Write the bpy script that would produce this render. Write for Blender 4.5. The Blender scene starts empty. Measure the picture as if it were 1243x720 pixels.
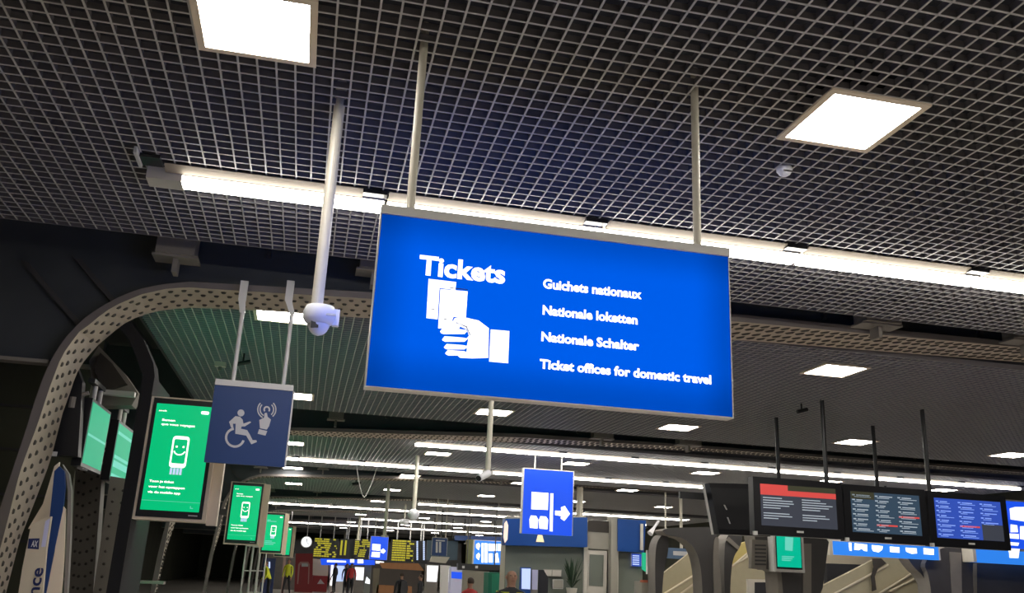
import bpy, bmesh, math, random
from mathutils import Vector, Matrix
random.seed(7)
C = bpy.context.scene.collection

# ------------------------------------------------------------------ camera
FPX, PITCH, YAW, ROLL, EYE = 1087.36, .2991, .21054, .0461, 1.6
_f = Vector((math.sin(YAW)*math.cos(PITCH), math.cos(YAW)*math.cos(PITCH), math.sin(PITCH)))
_r0 = Vector((math.cos(YAW), -math.sin(YAW), 0)); _u0 = _r0.cross(_f)
_r = _r0*math.cos(ROLL) + _u0*math.sin(ROLL); _u = -_r0*math.sin(ROLL) + _u0*math.cos(ROLL)
cam = bpy.data.cameras.new('camera'); camo = bpy.data.objects.new('camera', cam); C.objects.link(camo)
cam.sensor_width = 36; cam.lens = 36*FPX/1243; cam.clip_end = 300; cam.clip_start = .05
M = Matrix((_r, _u, -_f)).transposed().to_4x4(); M.translation = (0, 0, EYE)
camo.matrix_world = M
bpy.context.scene.camera = camo
# ------------------------------------------------------------------ world, exposure
w = bpy.data.worlds.new('world'); bpy.context.scene.world = w; w.use_nodes = True
w.node_tree.nodes['Background'].inputs[0].default_value = (.10, .11, .13, 1)
w.node_tree.nodes['Background'].inputs[1].default_value = .02
vs = bpy.context.scene.view_settings
bpy.context.scene.display_settings.display_device = 'sRGB'
vs.view_transform = 'Standard'; vs.look = 'None'; vs.gamma = 1; vs.use_curve_mapping = False
vs.exposure = 0.0
PANEL_E, STRIP_E = 32.0, 20.0

CEIL = 4.14
def ray(x, y): return _f*FPX + _r*(x-621.5) - _u*(y-360)
def at(x, y, Y):
    d = ray(x, y); return d*(Y/d.y) + Vector((0, 0, EYE))
def atx(x, y, X):
    d = ray(x, y); return d*(X/d.x) + Vector((0, 0, EYE))
def atz(x, y, Z):
    d = ray(x, y); return d*((Z-EYE)/d.z) + Vector((0, 0, EYE))

# ------------------------------------------------------------------ materials
def mat(name, col, rough=.6, metal=0, noise=.12, scale=6, emit=None, es=1, bump=0, spec=None):
    m = bpy.data.materials.new(name); m.use_nodes = True
    nt = m.node_tree; b = nt.nodes['Principled BSDF']
    b.inputs['Roughness'].default_value = rough; b.inputs['Metallic'].default_value = metal
    if spec is not None: b.inputs['Specular IOR Level'].default_value = spec
    c = (*col, 1)
    if noise:
        tc = nt.nodes.new('ShaderNodeTexCoord'); n = nt.nodes.new('ShaderNodeTexNoise'); n.inputs['Scale'].default_value = scale
        n.inputs['Detail'].default_value = 6
        r = nt.nodes.new('ShaderNodeMapRange'); r.inputs['To Min'].default_value = 1-noise; r.inputs['To Max'].default_value = 1+noise
        mx = nt.nodes.new('ShaderNodeVectorMath'); mx.operation = 'SCALE'; mx.inputs[0].default_value = col
        nt.links.new(tc.outputs['Object'], n.inputs['Vector']); nt.links.new(n.outputs['Fac'], r.inputs['Value'])
        nt.links.new(r.outputs[0], mx.inputs['Scale']); nt.links.new(mx.outputs[0], b.inputs['Base Color'])
        if bump:
            bp = nt.nodes.new('ShaderNodeBump'); bp.inputs['Strength'].default_value = bump; bp.inputs['Distance'].default_value = .01
            nt.links.new(n.outputs['Fac'], bp.inputs['Height']); nt.links.new(bp.outputs[0], b.inputs['Normal'])
    else: b.inputs['Base Color'].default_value = c
    if emit:
        b.inputs['Emission Color'].default_value = (*emit, 1); b.inputs['Emission Strength'].default_value = es
    return m
m_grid = mat('grid_grey', (.45, .44, .435), .5, noise=.08)
m_web = mat('grid_web_shade', (.165, .155, .165), .7, noise=.1)  # cell shade painted in: webs kept darker than the bar caps
m_web2 = mat('grid_web_far_lit', (.30, .30, .335), .6, noise=.1)  # lighter, bluer copy of the web: brightness of the far bays painted in
m_deck = mat('deck_black', (.030, .032, .042), .9, noise=.3, scale=2)
m_void = mat('deck_concrete', (.035, .037, .036), .9, noise=.35, scale=1.5, bump=.3)
m_black = mat('black_plastic', (.008, .008, .010), .35, noise=0)
m_pitch = mat('pitch_black', (.006, .006, .007), .9, noise=.1)
m_blackm = mat('black_metal', (.02, .02, .022), .4, noise=.1)
m_steel = mat('painted_steel', (.46, .385, .30), .55, noise=.18, scale=3, bump=.15)
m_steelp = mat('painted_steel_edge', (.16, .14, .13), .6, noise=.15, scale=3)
m_rivet = mat('rivet_brown', (.05, .042, .034), .6, noise=.2)
m_dsteel = mat('dark_steel', (.055, .052, .052), .6, noise=.25, scale=2)
m_gsteel = mat('grey_steel', (.21, .19, .165), .6, noise=.2, scale=3, bump=.2)
m_webp = mat('web_plate', (.05, .056, .062), .7, noise=.25, scale=2, bump=.2)
m_wall = mat('dark_olive_wall', (.07, .072, .05), .9, noise=.3, scale=1.2, bump=.3)
m_white = mat('white_enamel', (.62, .58, .50), .45, noise=.05)
m_pole = mat('cream_pole', (.62, .58, .48), .4, noise=.06)
m_lampf = mat('lamp_frame', (.80, .68, .54), .5, noise=.05)
m_plast = mat('white_plastic', (.82, .82, .86), .4, noise=.03)
m_frame = mat('sign_frame', (.62, .61, .58), .45, metal=.0, noise=.05)
m_beige = mat('beige_housing', (.72, .61, .46), .5, noise=.05)
m_refl = mat('reflector_beige', (.33, .28, .21), .6, noise=.05)
m_panel = mat('panel_glow', (.9, .9, .9), .5, noise=0, emit=(1, .95, .88), es=PANEL_E)
m_strip = mat('strip_glow', (.9, .9, .9), .5, noise=0, emit=(1, .95, .87), es=STRIP_E)
m_stripd = mat('strip_diffuser_frost', (.9, .9, .9), .5, noise=0, emit=(1, .90, .76), es=1.2)
m_floor = mat('floor_stone', (.50, .46, .41), .35, noise=.15, scale=2)
m_flat_blue = mat('blue_sheet', (.008, .040, .155), .45, noise=.04)
m_symbol = mat('pale_symbol', (.55, .55, .56), .6, noise=0)
m_wglow = mat('white_glow', (.9, .9, .9), .5, noise=0, emit=(1, 1, 1), es=1.15)
m_bglow2 = mat('blue_glow_small', (.0, .02, .2), .4, noise=0, emit=(.012, .085, .80), es=1.0)
m_cyan = mat('bright_blue_glow', (.0, .05, .2), .4, noise=0, emit=(.03, .22, .80), es=1.0)
m_pale = mat('pale_blue_glow', (.1, .1, .1), .4, noise=0, emit=(.55, .68, 1.0), es=1.0)
m_lbox = mat('light_box', (.1, .1, .1), .4, noise=0, emit=(.95, .97, 1), es=1.3)
m_green = mat('green_glow', (.0, .1, .04), .25, noise=0, emit=(.0, .40, .145), es=1.25)
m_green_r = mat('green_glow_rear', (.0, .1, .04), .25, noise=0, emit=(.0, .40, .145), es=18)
m_green2 = mat('green_glow_far', (.0, .1, .06), .3, noise=0, emit=(.0, .42, .26), es=1.1)
m_mint = mat('mint_glow', (.0, .1, .05), .5, noise=0, emit=(.025, .42, .22), es=1.0, spec=.1)
m_mint2 = mat('mint_pale', (.0, .1, .05), .5, noise=0, emit=(.16, .62, .50), es=1.0, spec=.1)
m_red = mat('red_panel', (.28, .015, .02), .5, noise=.06)
m_redg = mat('red_glow', (.1, .0, .0), .4, noise=0, emit=(.62, .07, .06), es=1)
m_scr = mat('screen_slate', (.03, .03, .035), .2, noise=0, emit=(.035, .04, .055), es=1)
m_scr2 = mat('screen_slate_blue', (.03, .03, .035), .2, noise=0, emit=(.025, .055, .09), es=1)
m_scrb = mat('screen_blue', (.03, .03, .1), .2, noise=0, emit=(.02, .07, .42), es=1)
m_scro = mat('screen_olive', (.03, .03, .02), .2, noise=0, emit=(.035, .035, .02), es=1)
m_rowg = mat('row_glow', (.3, .3, .3), .4, noise=0, emit=(.24, .30, .36), es=1)
m_rowb = mat('row_glow_blue', (.3, .3, .3), .4, noise=0, emit=(.12, .26, .75), es=1)
m_yel = mat('yellow_led', (.3, .28, .02), .5, noise=0, emit=(.34, .30, .015), es=1)
m_glass = mat('booth_glass', (.19, .21, .175), .15, noise=.06, scale=1)
m_cream = mat('cream_wall', (.42, .37, .24), .6, noise=.08)
m_booth = mat('booth_wall', (.36, .34, .28), .6, noise=.06)
m_blues = mat('fascia_blue', (.015, .075, .30), .3, noise=.05)
m_wood = mat('orange_wood', (.34, .14, .05), .5, noise=.2)
m_skin = mat('skin', (.36, .19, .13), .6, noise=.05)
m_lip = mat('lip', (.26, .10, .08), .6, noise=0)
m_hiv = mat('hi_vis_yellow', (.55, .58, .02), .6, noise=.05)
m_dark = mat('dark_cloth', (.02, .02, .025), .8, noise=.1)
m_redc = mat('red_cloth', (.42, .03, .03), .8, noise=.1)
m_hair = mat('brown_hair', (.05, .03, .02), .7, noise=.2)
m_gcab = mat('green_cabinet', (.01, .14, .09), .4, noise=.1)
m_ink = mat('navy_ink', (.01, .02, .10), .5, noise=0)
m_poster = mat('poster_cream', (.60, .52, .38), .5, noise=.05)
m_lilac = mat('poster_lilac', (.55, .55, .75), .5, noise=.05)
# backlit acrylic of the big sign: tubes sit behind the middle, the rim gets a little less
m_blue = mat('blue_backlit', (.0, .03, .2), .3, noise=0, emit=(.0, .100, .76), es=1, spec=0)
m_blue_r = mat('blue_rear_boost', (.0, .03, .2), .3, noise=0, emit=(.0, .10, .76), es=4.0, spec=0)  # rear glow boosted well above the front to throw blue on the ceiling
def _falloff(m, hw, hh):
    nt = m.node_tree; b = nt.nodes['Principled BSDF']
    tc = nt.nodes.new('ShaderNodeTexCoord'); sp = nt.nodes.new('ShaderNodeSeparateXYZ'); nt.links.new(tc.outputs['Object'], sp.inputs[0])
    outs = []
    for ax, h in (('X', hw), ('Z', hh)):
        a = nt.nodes.new('ShaderNodeMath'); a.operation = 'ABSOLUTE'; nt.links.new(sp.outputs[ax], a.inputs[0])
        r = nt.nodes.new('ShaderNodeMapRange'); r.interpolation_type = 'SMOOTHSTEP'
        r.inputs['From Min'].default_value = h-.22; r.inputs['From Max'].default_value = h
        r.inputs['To Min'].default_value = 1; r.inputs['To Max'].default_value = .62
        nt.links.new(a.outputs[0], r.inputs['Value']); outs.append(r)
    mu = nt.nodes.new('ShaderNodeMath'); mu.operation = 'MULTIPLY'
    nt.links.new(outs[0].outputs[0], mu.inputs[0]); nt.links.new(outs[1].outputs[0], mu.inputs[1])
    nt.links.new(mu.outputs[0], b.inputs['Emission Strength'])
_falloff(m_blue, .9, .42)

# ------------------------------------------------------------------ builders
class MB:
    def __init__(s): s.v = []; s.f = []; s.mi = []
    def box(s, x0, x1, y0, y1, z0, z1, mi=0):
        n = len(s.v)
        s.v += [(x, y, z) for z in (z0, z1) for x, y in ((x0, y0), (x1, y0), (x1, y1), (x0, y1))]
        for q in ((3, 2, 1, 0), (4, 5, 6, 7), (0, 1, 5, 4), (1, 2, 6, 5), (2, 3, 7, 6), (3, 0, 4, 7)):
            s.f.append([n+i for i in q]); s.mi.append(mi)
        return s
    def hexa(s, p):                      # 8 points, bottom ring then top ring
        n = len(s.v); s.v += [tuple(q) for q in p]
        for q in ((3, 2, 1, 0), (4, 5, 6, 7), (0, 1, 5, 4), (1, 2, 6, 5), (2, 3, 7, 6), (3, 0, 4, 7)):
            s.f.append([n+i for i in q]); s.mi.append(0)
        return s
    def tube(s, a, b, r, n=12, r2=None):
        a = Vector(a); b = Vector(b); r2 = r if r2 is None else r2
        d = (b-a).normalized(); t = d.orthogonal().normalized(); q = d.cross(t); k = len(s.v)
        for c, rr in ((a, r), (b, r2)):
            for i in range(n):
                w_ = 2*math.pi*i/n; s.v.append(tuple(c + t*math.cos(w_)*rr + q*math.sin(w_)*rr))
        for i in range(n):
            j = (i+1) % n; s.f.append([k+i, k+j, k+n+j, k+n+i]); s.mi.append(0)
        s.f.append([k+i for i in range(n)][::-1]); s.mi.append(0)
        s.f.append([k+n+i for i in range(n)]); s.mi.append(0)
        return s
    def lathe(s, prof, c, n=20):         # prof: (r, z) list, axis Z at c
        k = len(s.v)
        for r_, z in prof:
            for i in range(n):
                a = 2*math.pi*i/n; s.v.append((c[0]+r_*math.cos(a), c[1]+r_*math.sin(a), c[2]+z))
        for m in range(len(prof)-1):
            for i in range(n):
                j = (i+1) % n; s.f.append([k+m*n+i, k+m*n+j, k+(m+1)*n+j, k+(m+1)*n+i]); s.mi.append(0)
        s.f.append([k+i for i in range(n)][::-1]); s.mi.append(0)
        e = k+(len(prof)-1)*n; s.f.append([e+i for i in range(n)]); s.mi.append(0)
        return s
    def prism(s, pts, y0, y1):           # (x, z) outline extruded along Y
        n = len(pts); k = len(s.v)
        s.v += [(p[0], y0, p[1]) for p in pts] + [(p[0], y1, p[1]) for p in pts]
        s.f.append([k+i for i in range(n)]); s.f.append([k+n+i for i in range(n)][::-1]); s.mi += [0, 0]
        for i in range(n):
            j = (i+1) % n; s.f.append([k+j, k+i, k+n+i, k+n+j]); s.mi.append(0)
        return s
    def quad(s, a, b, c, d):
        k = len(s.v); s.v += [tuple(a), tuple(b), tuple(c), tuple(d)]; s.f.append([k, k+1, k+2, k+3]); s.mi.append(0); return s
    def build(s, name, m, parent=None, origin=None, smooth=False):
        o0 = Vector(origin) if origin is not None else (parent_origin(parent) if parent else Vector((0, 0, 0)))
        me = bpy.data.meshes.new(name); me.from_pydata([tuple(Vector(v)-o0) for v in s.v], [], s.f)
        for x in (m if isinstance(m, (list, tuple)) else [m]): me.materials.append(x)
        me.polygons.foreach_set('material_index', s.mi)
        bm = bmesh.new(); bm.from_mesh(me); bmesh.ops.recalc_face_normals(bm, faces=bm.faces); bm.to_mesh(me); bm.free()
        if smooth: me.polygons.foreach_set('use_smooth', [True]*len(me.polygons))
        o = bpy.data.objects.new(name, me); C.objects.link(o)
        if parent is not None: o.parent = parent
        else: o.location = o0
        return o
def parent_origin(p):
    v = Vector(p.location)
    while p.parent: p = p.parent; v = v + Vector(p.location)
    return v
def tag(o, label, cat, group=None):
    o['label'] = label; o['category'] = cat
    if group: o['group'] = group
    return o
def thing(name, label, cat, loc, group=None):
    o = bpy.data.objects.new(name, None); C.objects.link(o); o.location = loc; o.empty_display_size = .2
    return tag(o, label, cat, group)
def struct(o): o['kind'] = 'structure'; return o
def stuff(o): o['kind'] = 'stuff'; return o
def copy_tree(o, parent=None):
    kids = [c for c in o.children]
    c = o.copy(); C.objects.link(c); c.parent = parent
    for ch in kids: copy_tree(ch, c)
    return c
def text(s, x0, x1, z, h, Y, m, parent, name='lettering', bold=0.0, rot=0, face=-1):
    """a line of flat print on the plane Y, cap height h, squeezed to run from x0 to x1, baseline z"""
    cu = bpy.data.curves.new(name, 'FONT'); cu.body = s; cu.size = 1; cu.offset = bold; cu.resolution_u = 3
    t = bpy.data.objects.new('tmp', cu); C.objects.link(t)
    bpy.context.view_layer.update()
    me = bpy.data.meshes.new_from_object(t.evaluated_get(bpy.context.evaluated_depsgraph_get()))
    bpy.data.objects.remove(t); bpy.data.curves.remove(cu)
    xs = [v.co.x for v in me.vertices]
    a, b = min(xs), max(xs); capk = h/.78
    o0 = parent_origin(parent)
    for v in me.vertices:
        u_ = (v.co.x-a)/(b-a)*(x1-x0); k = v.co.y*capk
        if rot: v.co = Vector((-k + x0, Y, z+u_)) - o0
        else: v.co = Vector((x0+u_, Y, z+k)) - o0
    me.materials.clear(); me.materials.append(m); me.name = name
    o = bpy.data.objects.new(name, me); C.objects.link(o); o.parent = parent
    return o
def poly_px(pts, Y, t=.003):
    """outline traced on the sign's own face -> thin sheet on that face"""
    q = [at(x, y, Y) for x, y in pts]; return MB().prism([(p.x, p.z) for p in q], Y-t, Y)
def ordn(i): return ['first', 'second', 'third', 'fourth', 'fifth', 'sixth', 'seventh', 'eighth', 'ninth', 'tenth', 'eleventh', 'twelfth'][i]

# ================================================================== STRUCTURE
fl = struct(MB().box(-9, 20, -9, 90, -.1, 0).build('floor', m_floor))
dk = struct(MB().box(-9, 20, -9, 90, 5.3, 5.5).build('ceiling', m_void))
for X in (-7.0, -3.9, -3.15, 4.0, 9, 14):
    MB().box(X-.06, X+.06, -8, 89, 5.05, 5.3).build('deck_beam', m_deck, dk)
struct(MB().box(-9.2, -9, -9, 90, 0, 5.3).build('wall_left', m_wall))
struct(MB().box(20, 20.2, -9, 90, 0, 5.3).build('wall_right', m_wall))
struct(MB().box(-9, 20, 90, 90.2, 0, 5.3).build('wall_far', m_wall))
struct(MB().box(-9, 20, -9.2, -9, 0, 5.3).build('wall_near', m_wall))
# side bay behind the first portal leg
p0, p1 = at(0, 436, 12.5), at(62, 441, 12.5)
sb = struct(MB().box(-9, -2.9, 12.5, 12.8, 0, 5.29).build('wall_side_bay', m_wall))
MB().box(-9, -2.9, 12.40, 12.5, p0.z-.04, p0.z+.01).build('ledge', m_gsteel, sb)
for k in range(4):
    MB().box(-9, -2.9, 12.47, 12.5, p0.z-.6-.55*k, p0.z-.57-.55*k).build('batten', m_dsteel, sb)

# ---- open-cell ceiling: bars 10 mm wide, 40 mm tall, on a 100 mm module
BW, BH = .0054, .042
def lattice(tagname, x0, x1, y0, y1, single):
    root = bpy.data.objects.new(tagname, None); C.objects.link(root); root.location = (0, 0, CEIL); struct(root)
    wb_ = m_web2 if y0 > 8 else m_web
    nx0, nx1 = math.ceil((x0+.004)/.1), math.floor((x1+.004)/.1)
    ny0, ny1 = math.ceil((y0-.06)/.1), math.floor((y1-.06)/.1)
    if single:
        lm = None
        for i in range(nx0, nx1+1):
            X = .1*i-.004
            if lm is None:
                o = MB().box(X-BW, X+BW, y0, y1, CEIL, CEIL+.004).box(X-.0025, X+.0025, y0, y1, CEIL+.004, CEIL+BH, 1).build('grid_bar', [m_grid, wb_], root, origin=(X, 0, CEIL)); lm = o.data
                o.location = (X, 0, 0)
            else:
                o = bpy.data.objects.new('grid_bar', lm); C.objects.link(o); o.parent = root; o.location = (X, 0, 0)
        lm = None
        for j in range(ny0, ny1+1):
            Y = .1*j+.06
            if lm is None:
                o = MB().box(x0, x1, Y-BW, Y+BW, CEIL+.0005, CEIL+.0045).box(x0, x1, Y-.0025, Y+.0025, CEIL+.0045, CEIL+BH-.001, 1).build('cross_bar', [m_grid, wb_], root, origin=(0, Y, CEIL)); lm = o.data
                o.location = (0, Y, 0)
            else:
                o = bpy.data.objects.new('cross_bar', lm); C.objects.link(o); o.parent = root; o.location = (0, Y, 0)
    else:
        a = MB()
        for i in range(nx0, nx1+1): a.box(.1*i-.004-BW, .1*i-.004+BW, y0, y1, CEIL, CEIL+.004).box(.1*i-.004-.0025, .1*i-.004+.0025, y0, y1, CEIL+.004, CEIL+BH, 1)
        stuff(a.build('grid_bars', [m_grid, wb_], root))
        a = MB()
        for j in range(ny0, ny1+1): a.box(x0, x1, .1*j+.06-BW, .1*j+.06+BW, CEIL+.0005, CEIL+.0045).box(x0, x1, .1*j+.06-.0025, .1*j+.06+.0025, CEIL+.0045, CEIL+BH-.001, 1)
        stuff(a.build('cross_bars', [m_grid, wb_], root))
    MB().box(x0, x1, y0, y1, CEIL+.20, CEIL+.22).build('backing_sheet', m_deck, root)
    MB().box(x0-.02, x0, y0, y1, CEIL-.02, CEIL+.19).build('edge_trim', m_blackm, root)
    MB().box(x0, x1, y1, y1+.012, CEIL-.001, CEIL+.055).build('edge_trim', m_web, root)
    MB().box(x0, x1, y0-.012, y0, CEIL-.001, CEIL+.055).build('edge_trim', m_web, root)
    return root
lattice('ceiling', -5.0, 9.0, -6.0, .45, False)
lattice('ceiling', -5.0, 9.0, .46, 7.45, True)
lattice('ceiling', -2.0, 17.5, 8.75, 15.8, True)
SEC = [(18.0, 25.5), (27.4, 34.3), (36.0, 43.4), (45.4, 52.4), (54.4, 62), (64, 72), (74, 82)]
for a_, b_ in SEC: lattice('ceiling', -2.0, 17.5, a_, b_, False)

# ---- ceiling light panels (600 mm, set on the module)
def light_panel(x, y):
    t = thing('ceiling_light', '', 'light', (x, y, CEIL))
    a = MB()
    z0, z1 = CEIL-.014, CEIL-.001
    a.box(x-.30, x+.30, y-.30, y-.262, z0, z1); a.box(x-.30, x+.30, y+.262, y+.30, z0, z1)
    a.box(x-.30, x-.262, y-.262, y+.262, z0, z1); a.box(x+.262, x+.30, y-.262, y+.262, z0, z1)
    a.build('frame', m_lampf, t)
    MB().box(x-.262, x+.262, y-.262, y+.262, CEIL-.009, CEIL-.0045).build('diffuser', m_panel, t)
    MB().box(x-.262, x+.262, y-.262, y+.262, CEIL-.004, CEIL-.001).build('back_plate', m_lampf, t)
    return t
rows = [(-4.6, 'unseen row added for front light'), (-1.2, 'second row behind the viewer'), (4.06, 'nearest row'), (9.6, 'second row, past the riveted girder'), (14.5, 'third row'), (20.55, 'fourth row'), (26.1, 'fifth row'),
        (31.4, 'sixth row'), (37.4, 'seventh row'), (42.7, 'eighth row'), (48, 'ninth row'), (57, 'tenth row'), (67, 'eleventh row')]
proto = None
special = {(4.06, 0): 'large square ceiling light cut by the top left edge of the photo',
           (4.06, 1): 'square glowing ceiling light above the round smoke detector at upper right',
           (9.6, 0): 'ceiling light partly hidden by the girder, left of the dome camera',
           (9.6, 2): 'bright square ceiling light right of the big ticket sign, just below the riveted girder'}
for y, rn in rows:
    for i in range(6):
        x = -.46 + 3.29*i
        if y == 4.06: x = (-.494, 2.79, 6.09)[i] if i < 3 else 99
        if y == 4.06 and i > 2: continue
        if y < 4 and i > 3: continue
        if y in (9.6,) and i > 3: continue
        if y in (14.5,) and i > 4: continue
        if y == 14.5: x = (-.35, 2.88, 6.15, 9.57, 12.85)[i]
        if x > 17: continue
        if proto is None: o = proto = light_panel(x, y)
        else: o = copy_tree(proto); o.location = (x, y, CEIL)
        tag(o, special.get((y, i), 'white square ceiling light, %s from the left in the %s' % (ordn(i), rn)), 'light', 'square ceiling lights')
# ---- linear luminaires in rows
def batten(x, y, cap=0.0):
    L = 1.62; t = thing('strip_light', '', 'light', (x, y, CEIL))
    def wing(ya, za, yb, zb, name, m, x0_, x1_):
        MB().hexa([(x0_, ya, za), (x1_, ya, za), (x1_, yb, zb), (x0_, yb, zb), (x0_, ya, za+.004), (x1_, ya, za+.004), (x1_, yb, zb+.004), (x0_, yb, zb+.004)]).build(name, m, t)
    wing(y-.105, CEIL-.012, y-.012, CEIL-.040, 'near_reflector', m_refl, x+(.12 if cap else 0), x+L-.17)
    MB().box(x+L-.17, x+L, y-.10, y-.03, CEIL-.035, CEIL-.002).build('joint_cover', m_black, t)
    MB().box(x, x+L-.010, y-.010, y+.155, CEIL-.045, CEIL-.002).build('housing', m_white, t)
    xa, xb = x+.01+cap, x+L-.022
    MB().hexa([(xa, y+.0, CEIL-.088), (xb, y+.0, CEIL-.088), (xb, y+.13, CEIL-.088), (xa, y+.13, CEIL-.088),
            (xa, y-.008, CEIL-.0455), (xb, y-.008, CEIL-.0455), (xb, y+.15, CEIL-.0455), (xa, y+.15, CEIL-.0455)]).build('diffuser', m_strip, t)
    wing(y+.156, CEIL-.050, y+.235, CEIL-.030, 'far_reflector', m_refl, x+.06, x+L-.010)
    if cap: MB().box(x, xa-.001, y-.012, y+.15, CEIL-.092, CEIL-.0455).build('end_section', m_white, t)
    return t
bp = None
for y, xs, rn, n in ((6.0, -1.29, 'nearest row across the ceiling', 6), (18.75, 2.1, 'row just past the second girder', 9), (23.2, -1.9, 'second long row down the hall', 11),
                 (36.7, 4.4, 'third long row down the hall', 7), (41.8, -1.9, 'fourth long row down the hall', 11), (51.2, 3, 'fifth long row down the hall', 7),
                 (60.8, -1, 'farthest long row down the hall', 9), (.7, -1.29, 'unseen row added for front light', 6)):  # final row is unseen, added overhead to brighten the near sign and poles
    for i in range(n):
        x = xs + 1.632*i
        if x > 16: continue
        if bp is None:
            first = batten(x, y, .22); bp = batten(x+1.632, y); tag(bp, 'pending', 'light'); o = first; skip = bp
        elif y == 6.0 and i == 1: o = bp
        else: o = copy_tree(bp); o.location = (x, y, CEIL)
        where = 'slim white strip light, %s from the left in the %s' % (ordn(i), rn)
        if y == 6.0 and i == 0: where = 'slim strip light with a pale end cap at the left end of the nearest row'
        tag(o, where, 'light', 'strip lights in long rows')
# end tray at the left end of the first row
tt = thing('cable_tray', 'short black tray beside the left end of the nearest strip light', 'tray', (-1.3, 5.9, CEIL))
MB().box(-1.31, -1.18, 5.79, 5.935, CEIL-.03, CEIL-.004).build('tray', m_black, tt)
MB().box(-1.33, -1.31, 5.70, 5.935, CEIL-.05, CEIL-.004).build('tray_end', m_frame, tt)

# ---- riveted portal girders
def resample(pts, n):
    d = [0]
    for a, b in zip(pts, pts[1:]): d.append(d[-1]+(b-a).length)
    out = []
    for k in range(n):
        t = d[-1]*k/(n-1); i = max(j for j in range(len(d)) if d[j] <= t+1e-9); i = min(i, len(pts)-2)
        out.append(pts[i].lerp(pts[i+1], (t-d[i])/max(1e-9, d[i+1]-d[i])))
    return out
YN, YF = 8.0, 8.7
A1 = [(-34, 740), (-16, 670), (2, 611), (20, 556), (32.5, 518.5), (43, 484), (54, 453.5), (62, 437), (70, 423), (82, 407), (100, 388), (123, 372), (147, 359), (172, 350), (197, 345), (230, 342)]
B1 = [(-20, 740), (0, 667), (9, 633), (24, 573), (34, 545.5), (45, 517), (60, 471), (74, 434), (83, 420), (97, 402), (113, 391), (126, 379), (147, 367.5), (173, 357), (205, 350), (230, 349)]
C1 = [(2, 740), (24, 656), (38, 620), (57, 571), (63, 553), (68.6, 531), (76, 502), (87, 471.5), (92, 455), (103, 437), (120, 418), (132, 408), (145, 397), (157, 389), (172, 383), (192, 377.5), (212, 375), (230, 373.5)]
A2 = [(230, 342), (250, 343), (890, 381), (1040, 396), (1243, 416)]
B2 = [(230, 349), (250, 350.5), (890, 390), (1040, 404), (1243, 422)]
C2 = [(230, 373.5), (300, 376), (440, 386), (900, 413), (1050, 425), (1243, 440)]
def rail(a, b, Y, n1, n2):
    p = resample([at(x, y, Y) for x, y in a], n1); q = resample([at(x, y, Y) for x, y in b], n2)
    foot = p[0] + (p[0]-p[3])*((p[0].z)/max(.01, (p[3]-p[0]).z))
    end = Vector((17.5, Y, q[-1].z + (.02)))
    return [foot] + p + q[1:] + [end]
ra, rb, rc = rail(A1, A2, YN, 34, 40), rail(B1, B2, YN, 34, 40), rail(C1, C2, YF, 34, 40)
rd = [Vector((a.x, YF, a.z)) for a in ra]
gm = MB()
for i in range(len(ra)-1):
    for k, (p, q) in enumerate(((ra, rb), (rb, rc), (rc, rd), (rd, ra))):
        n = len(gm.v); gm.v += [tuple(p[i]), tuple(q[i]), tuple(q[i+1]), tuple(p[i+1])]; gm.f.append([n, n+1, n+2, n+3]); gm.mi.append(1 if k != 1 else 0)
girder = thing('portal_girder', 'riveted arched steel girder nearest the viewer, curving down into its left leg', 'girder', (-3.2, 8.3, 0), 'riveted steel portals')
gm.build('arch', [m_steel, m_steelp], girder)
def surf(s, t):       # s: fractional index along, t: across from near edge to far edge
    i = int(s); k = s-i; b = rb[i].lerp(rb[i+1], k); c = rc[i].lerp(rc[i+1], k); return b.lerp(c, t), (rb[i+1]-rb[i]).normalized(), (rc[i]-rb[i]).normalized()
lens = [(rb[i+1]-rb[i]).length for i in range(len(rb)-1)]; cum = [0]
for l in lens: cum.append(cum[-1]+l)
zl = at(30, 438, 8.2).z
top = [p for p in ra if p.z >= zl+.02]
MB().prism([(-7.5, zl), (top[0].x-.02, zl)] + [(p.x, p.z+.004) for p in top] + [(17.5, 5.25), (-7.5, 5.25)], 8.2, 8.24).build('web', m_webp, girder)
MB().box(-7.5, at(60, 440, 8.1).x, 8.06, 8.2, zl-.03, zl+.0).build('web_flange', m_gsteel, girder)
for (xa, ya), (xb, yb) in (((30, 318), (98, 396)), ((95, 315), (140, 368))):
    P_, Q_ = at(xa, ya, 8.18), at(xb, yb, 8.18)
    MB().hexa([(Q_.x-.03, 8.15, Q_.z), (Q_.x+.03, 8.15, Q_.z), (Q_.x+.03, 8.2, Q_.z), (Q_.x-.03, 8.2, Q_.z), (P_.x-.03, 8.15, P_.z), (P_.x+.03, 8.15, P_.z), (P_.x+.03, 8.2, P_.z), (P_.x-.03, 8.2, P_.z)]).build('stiffener', m_dsteel, girder)
for k in range(9):
    MB().box(-.6+1.9*k, -.56+1.9*k, 8.14, 8.2, 4.3, 5.2).build('stiffener', m_dsteel, girder)
rv = MB(); pitch = .112
nrow = int(cum[-1]/pitch)
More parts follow.
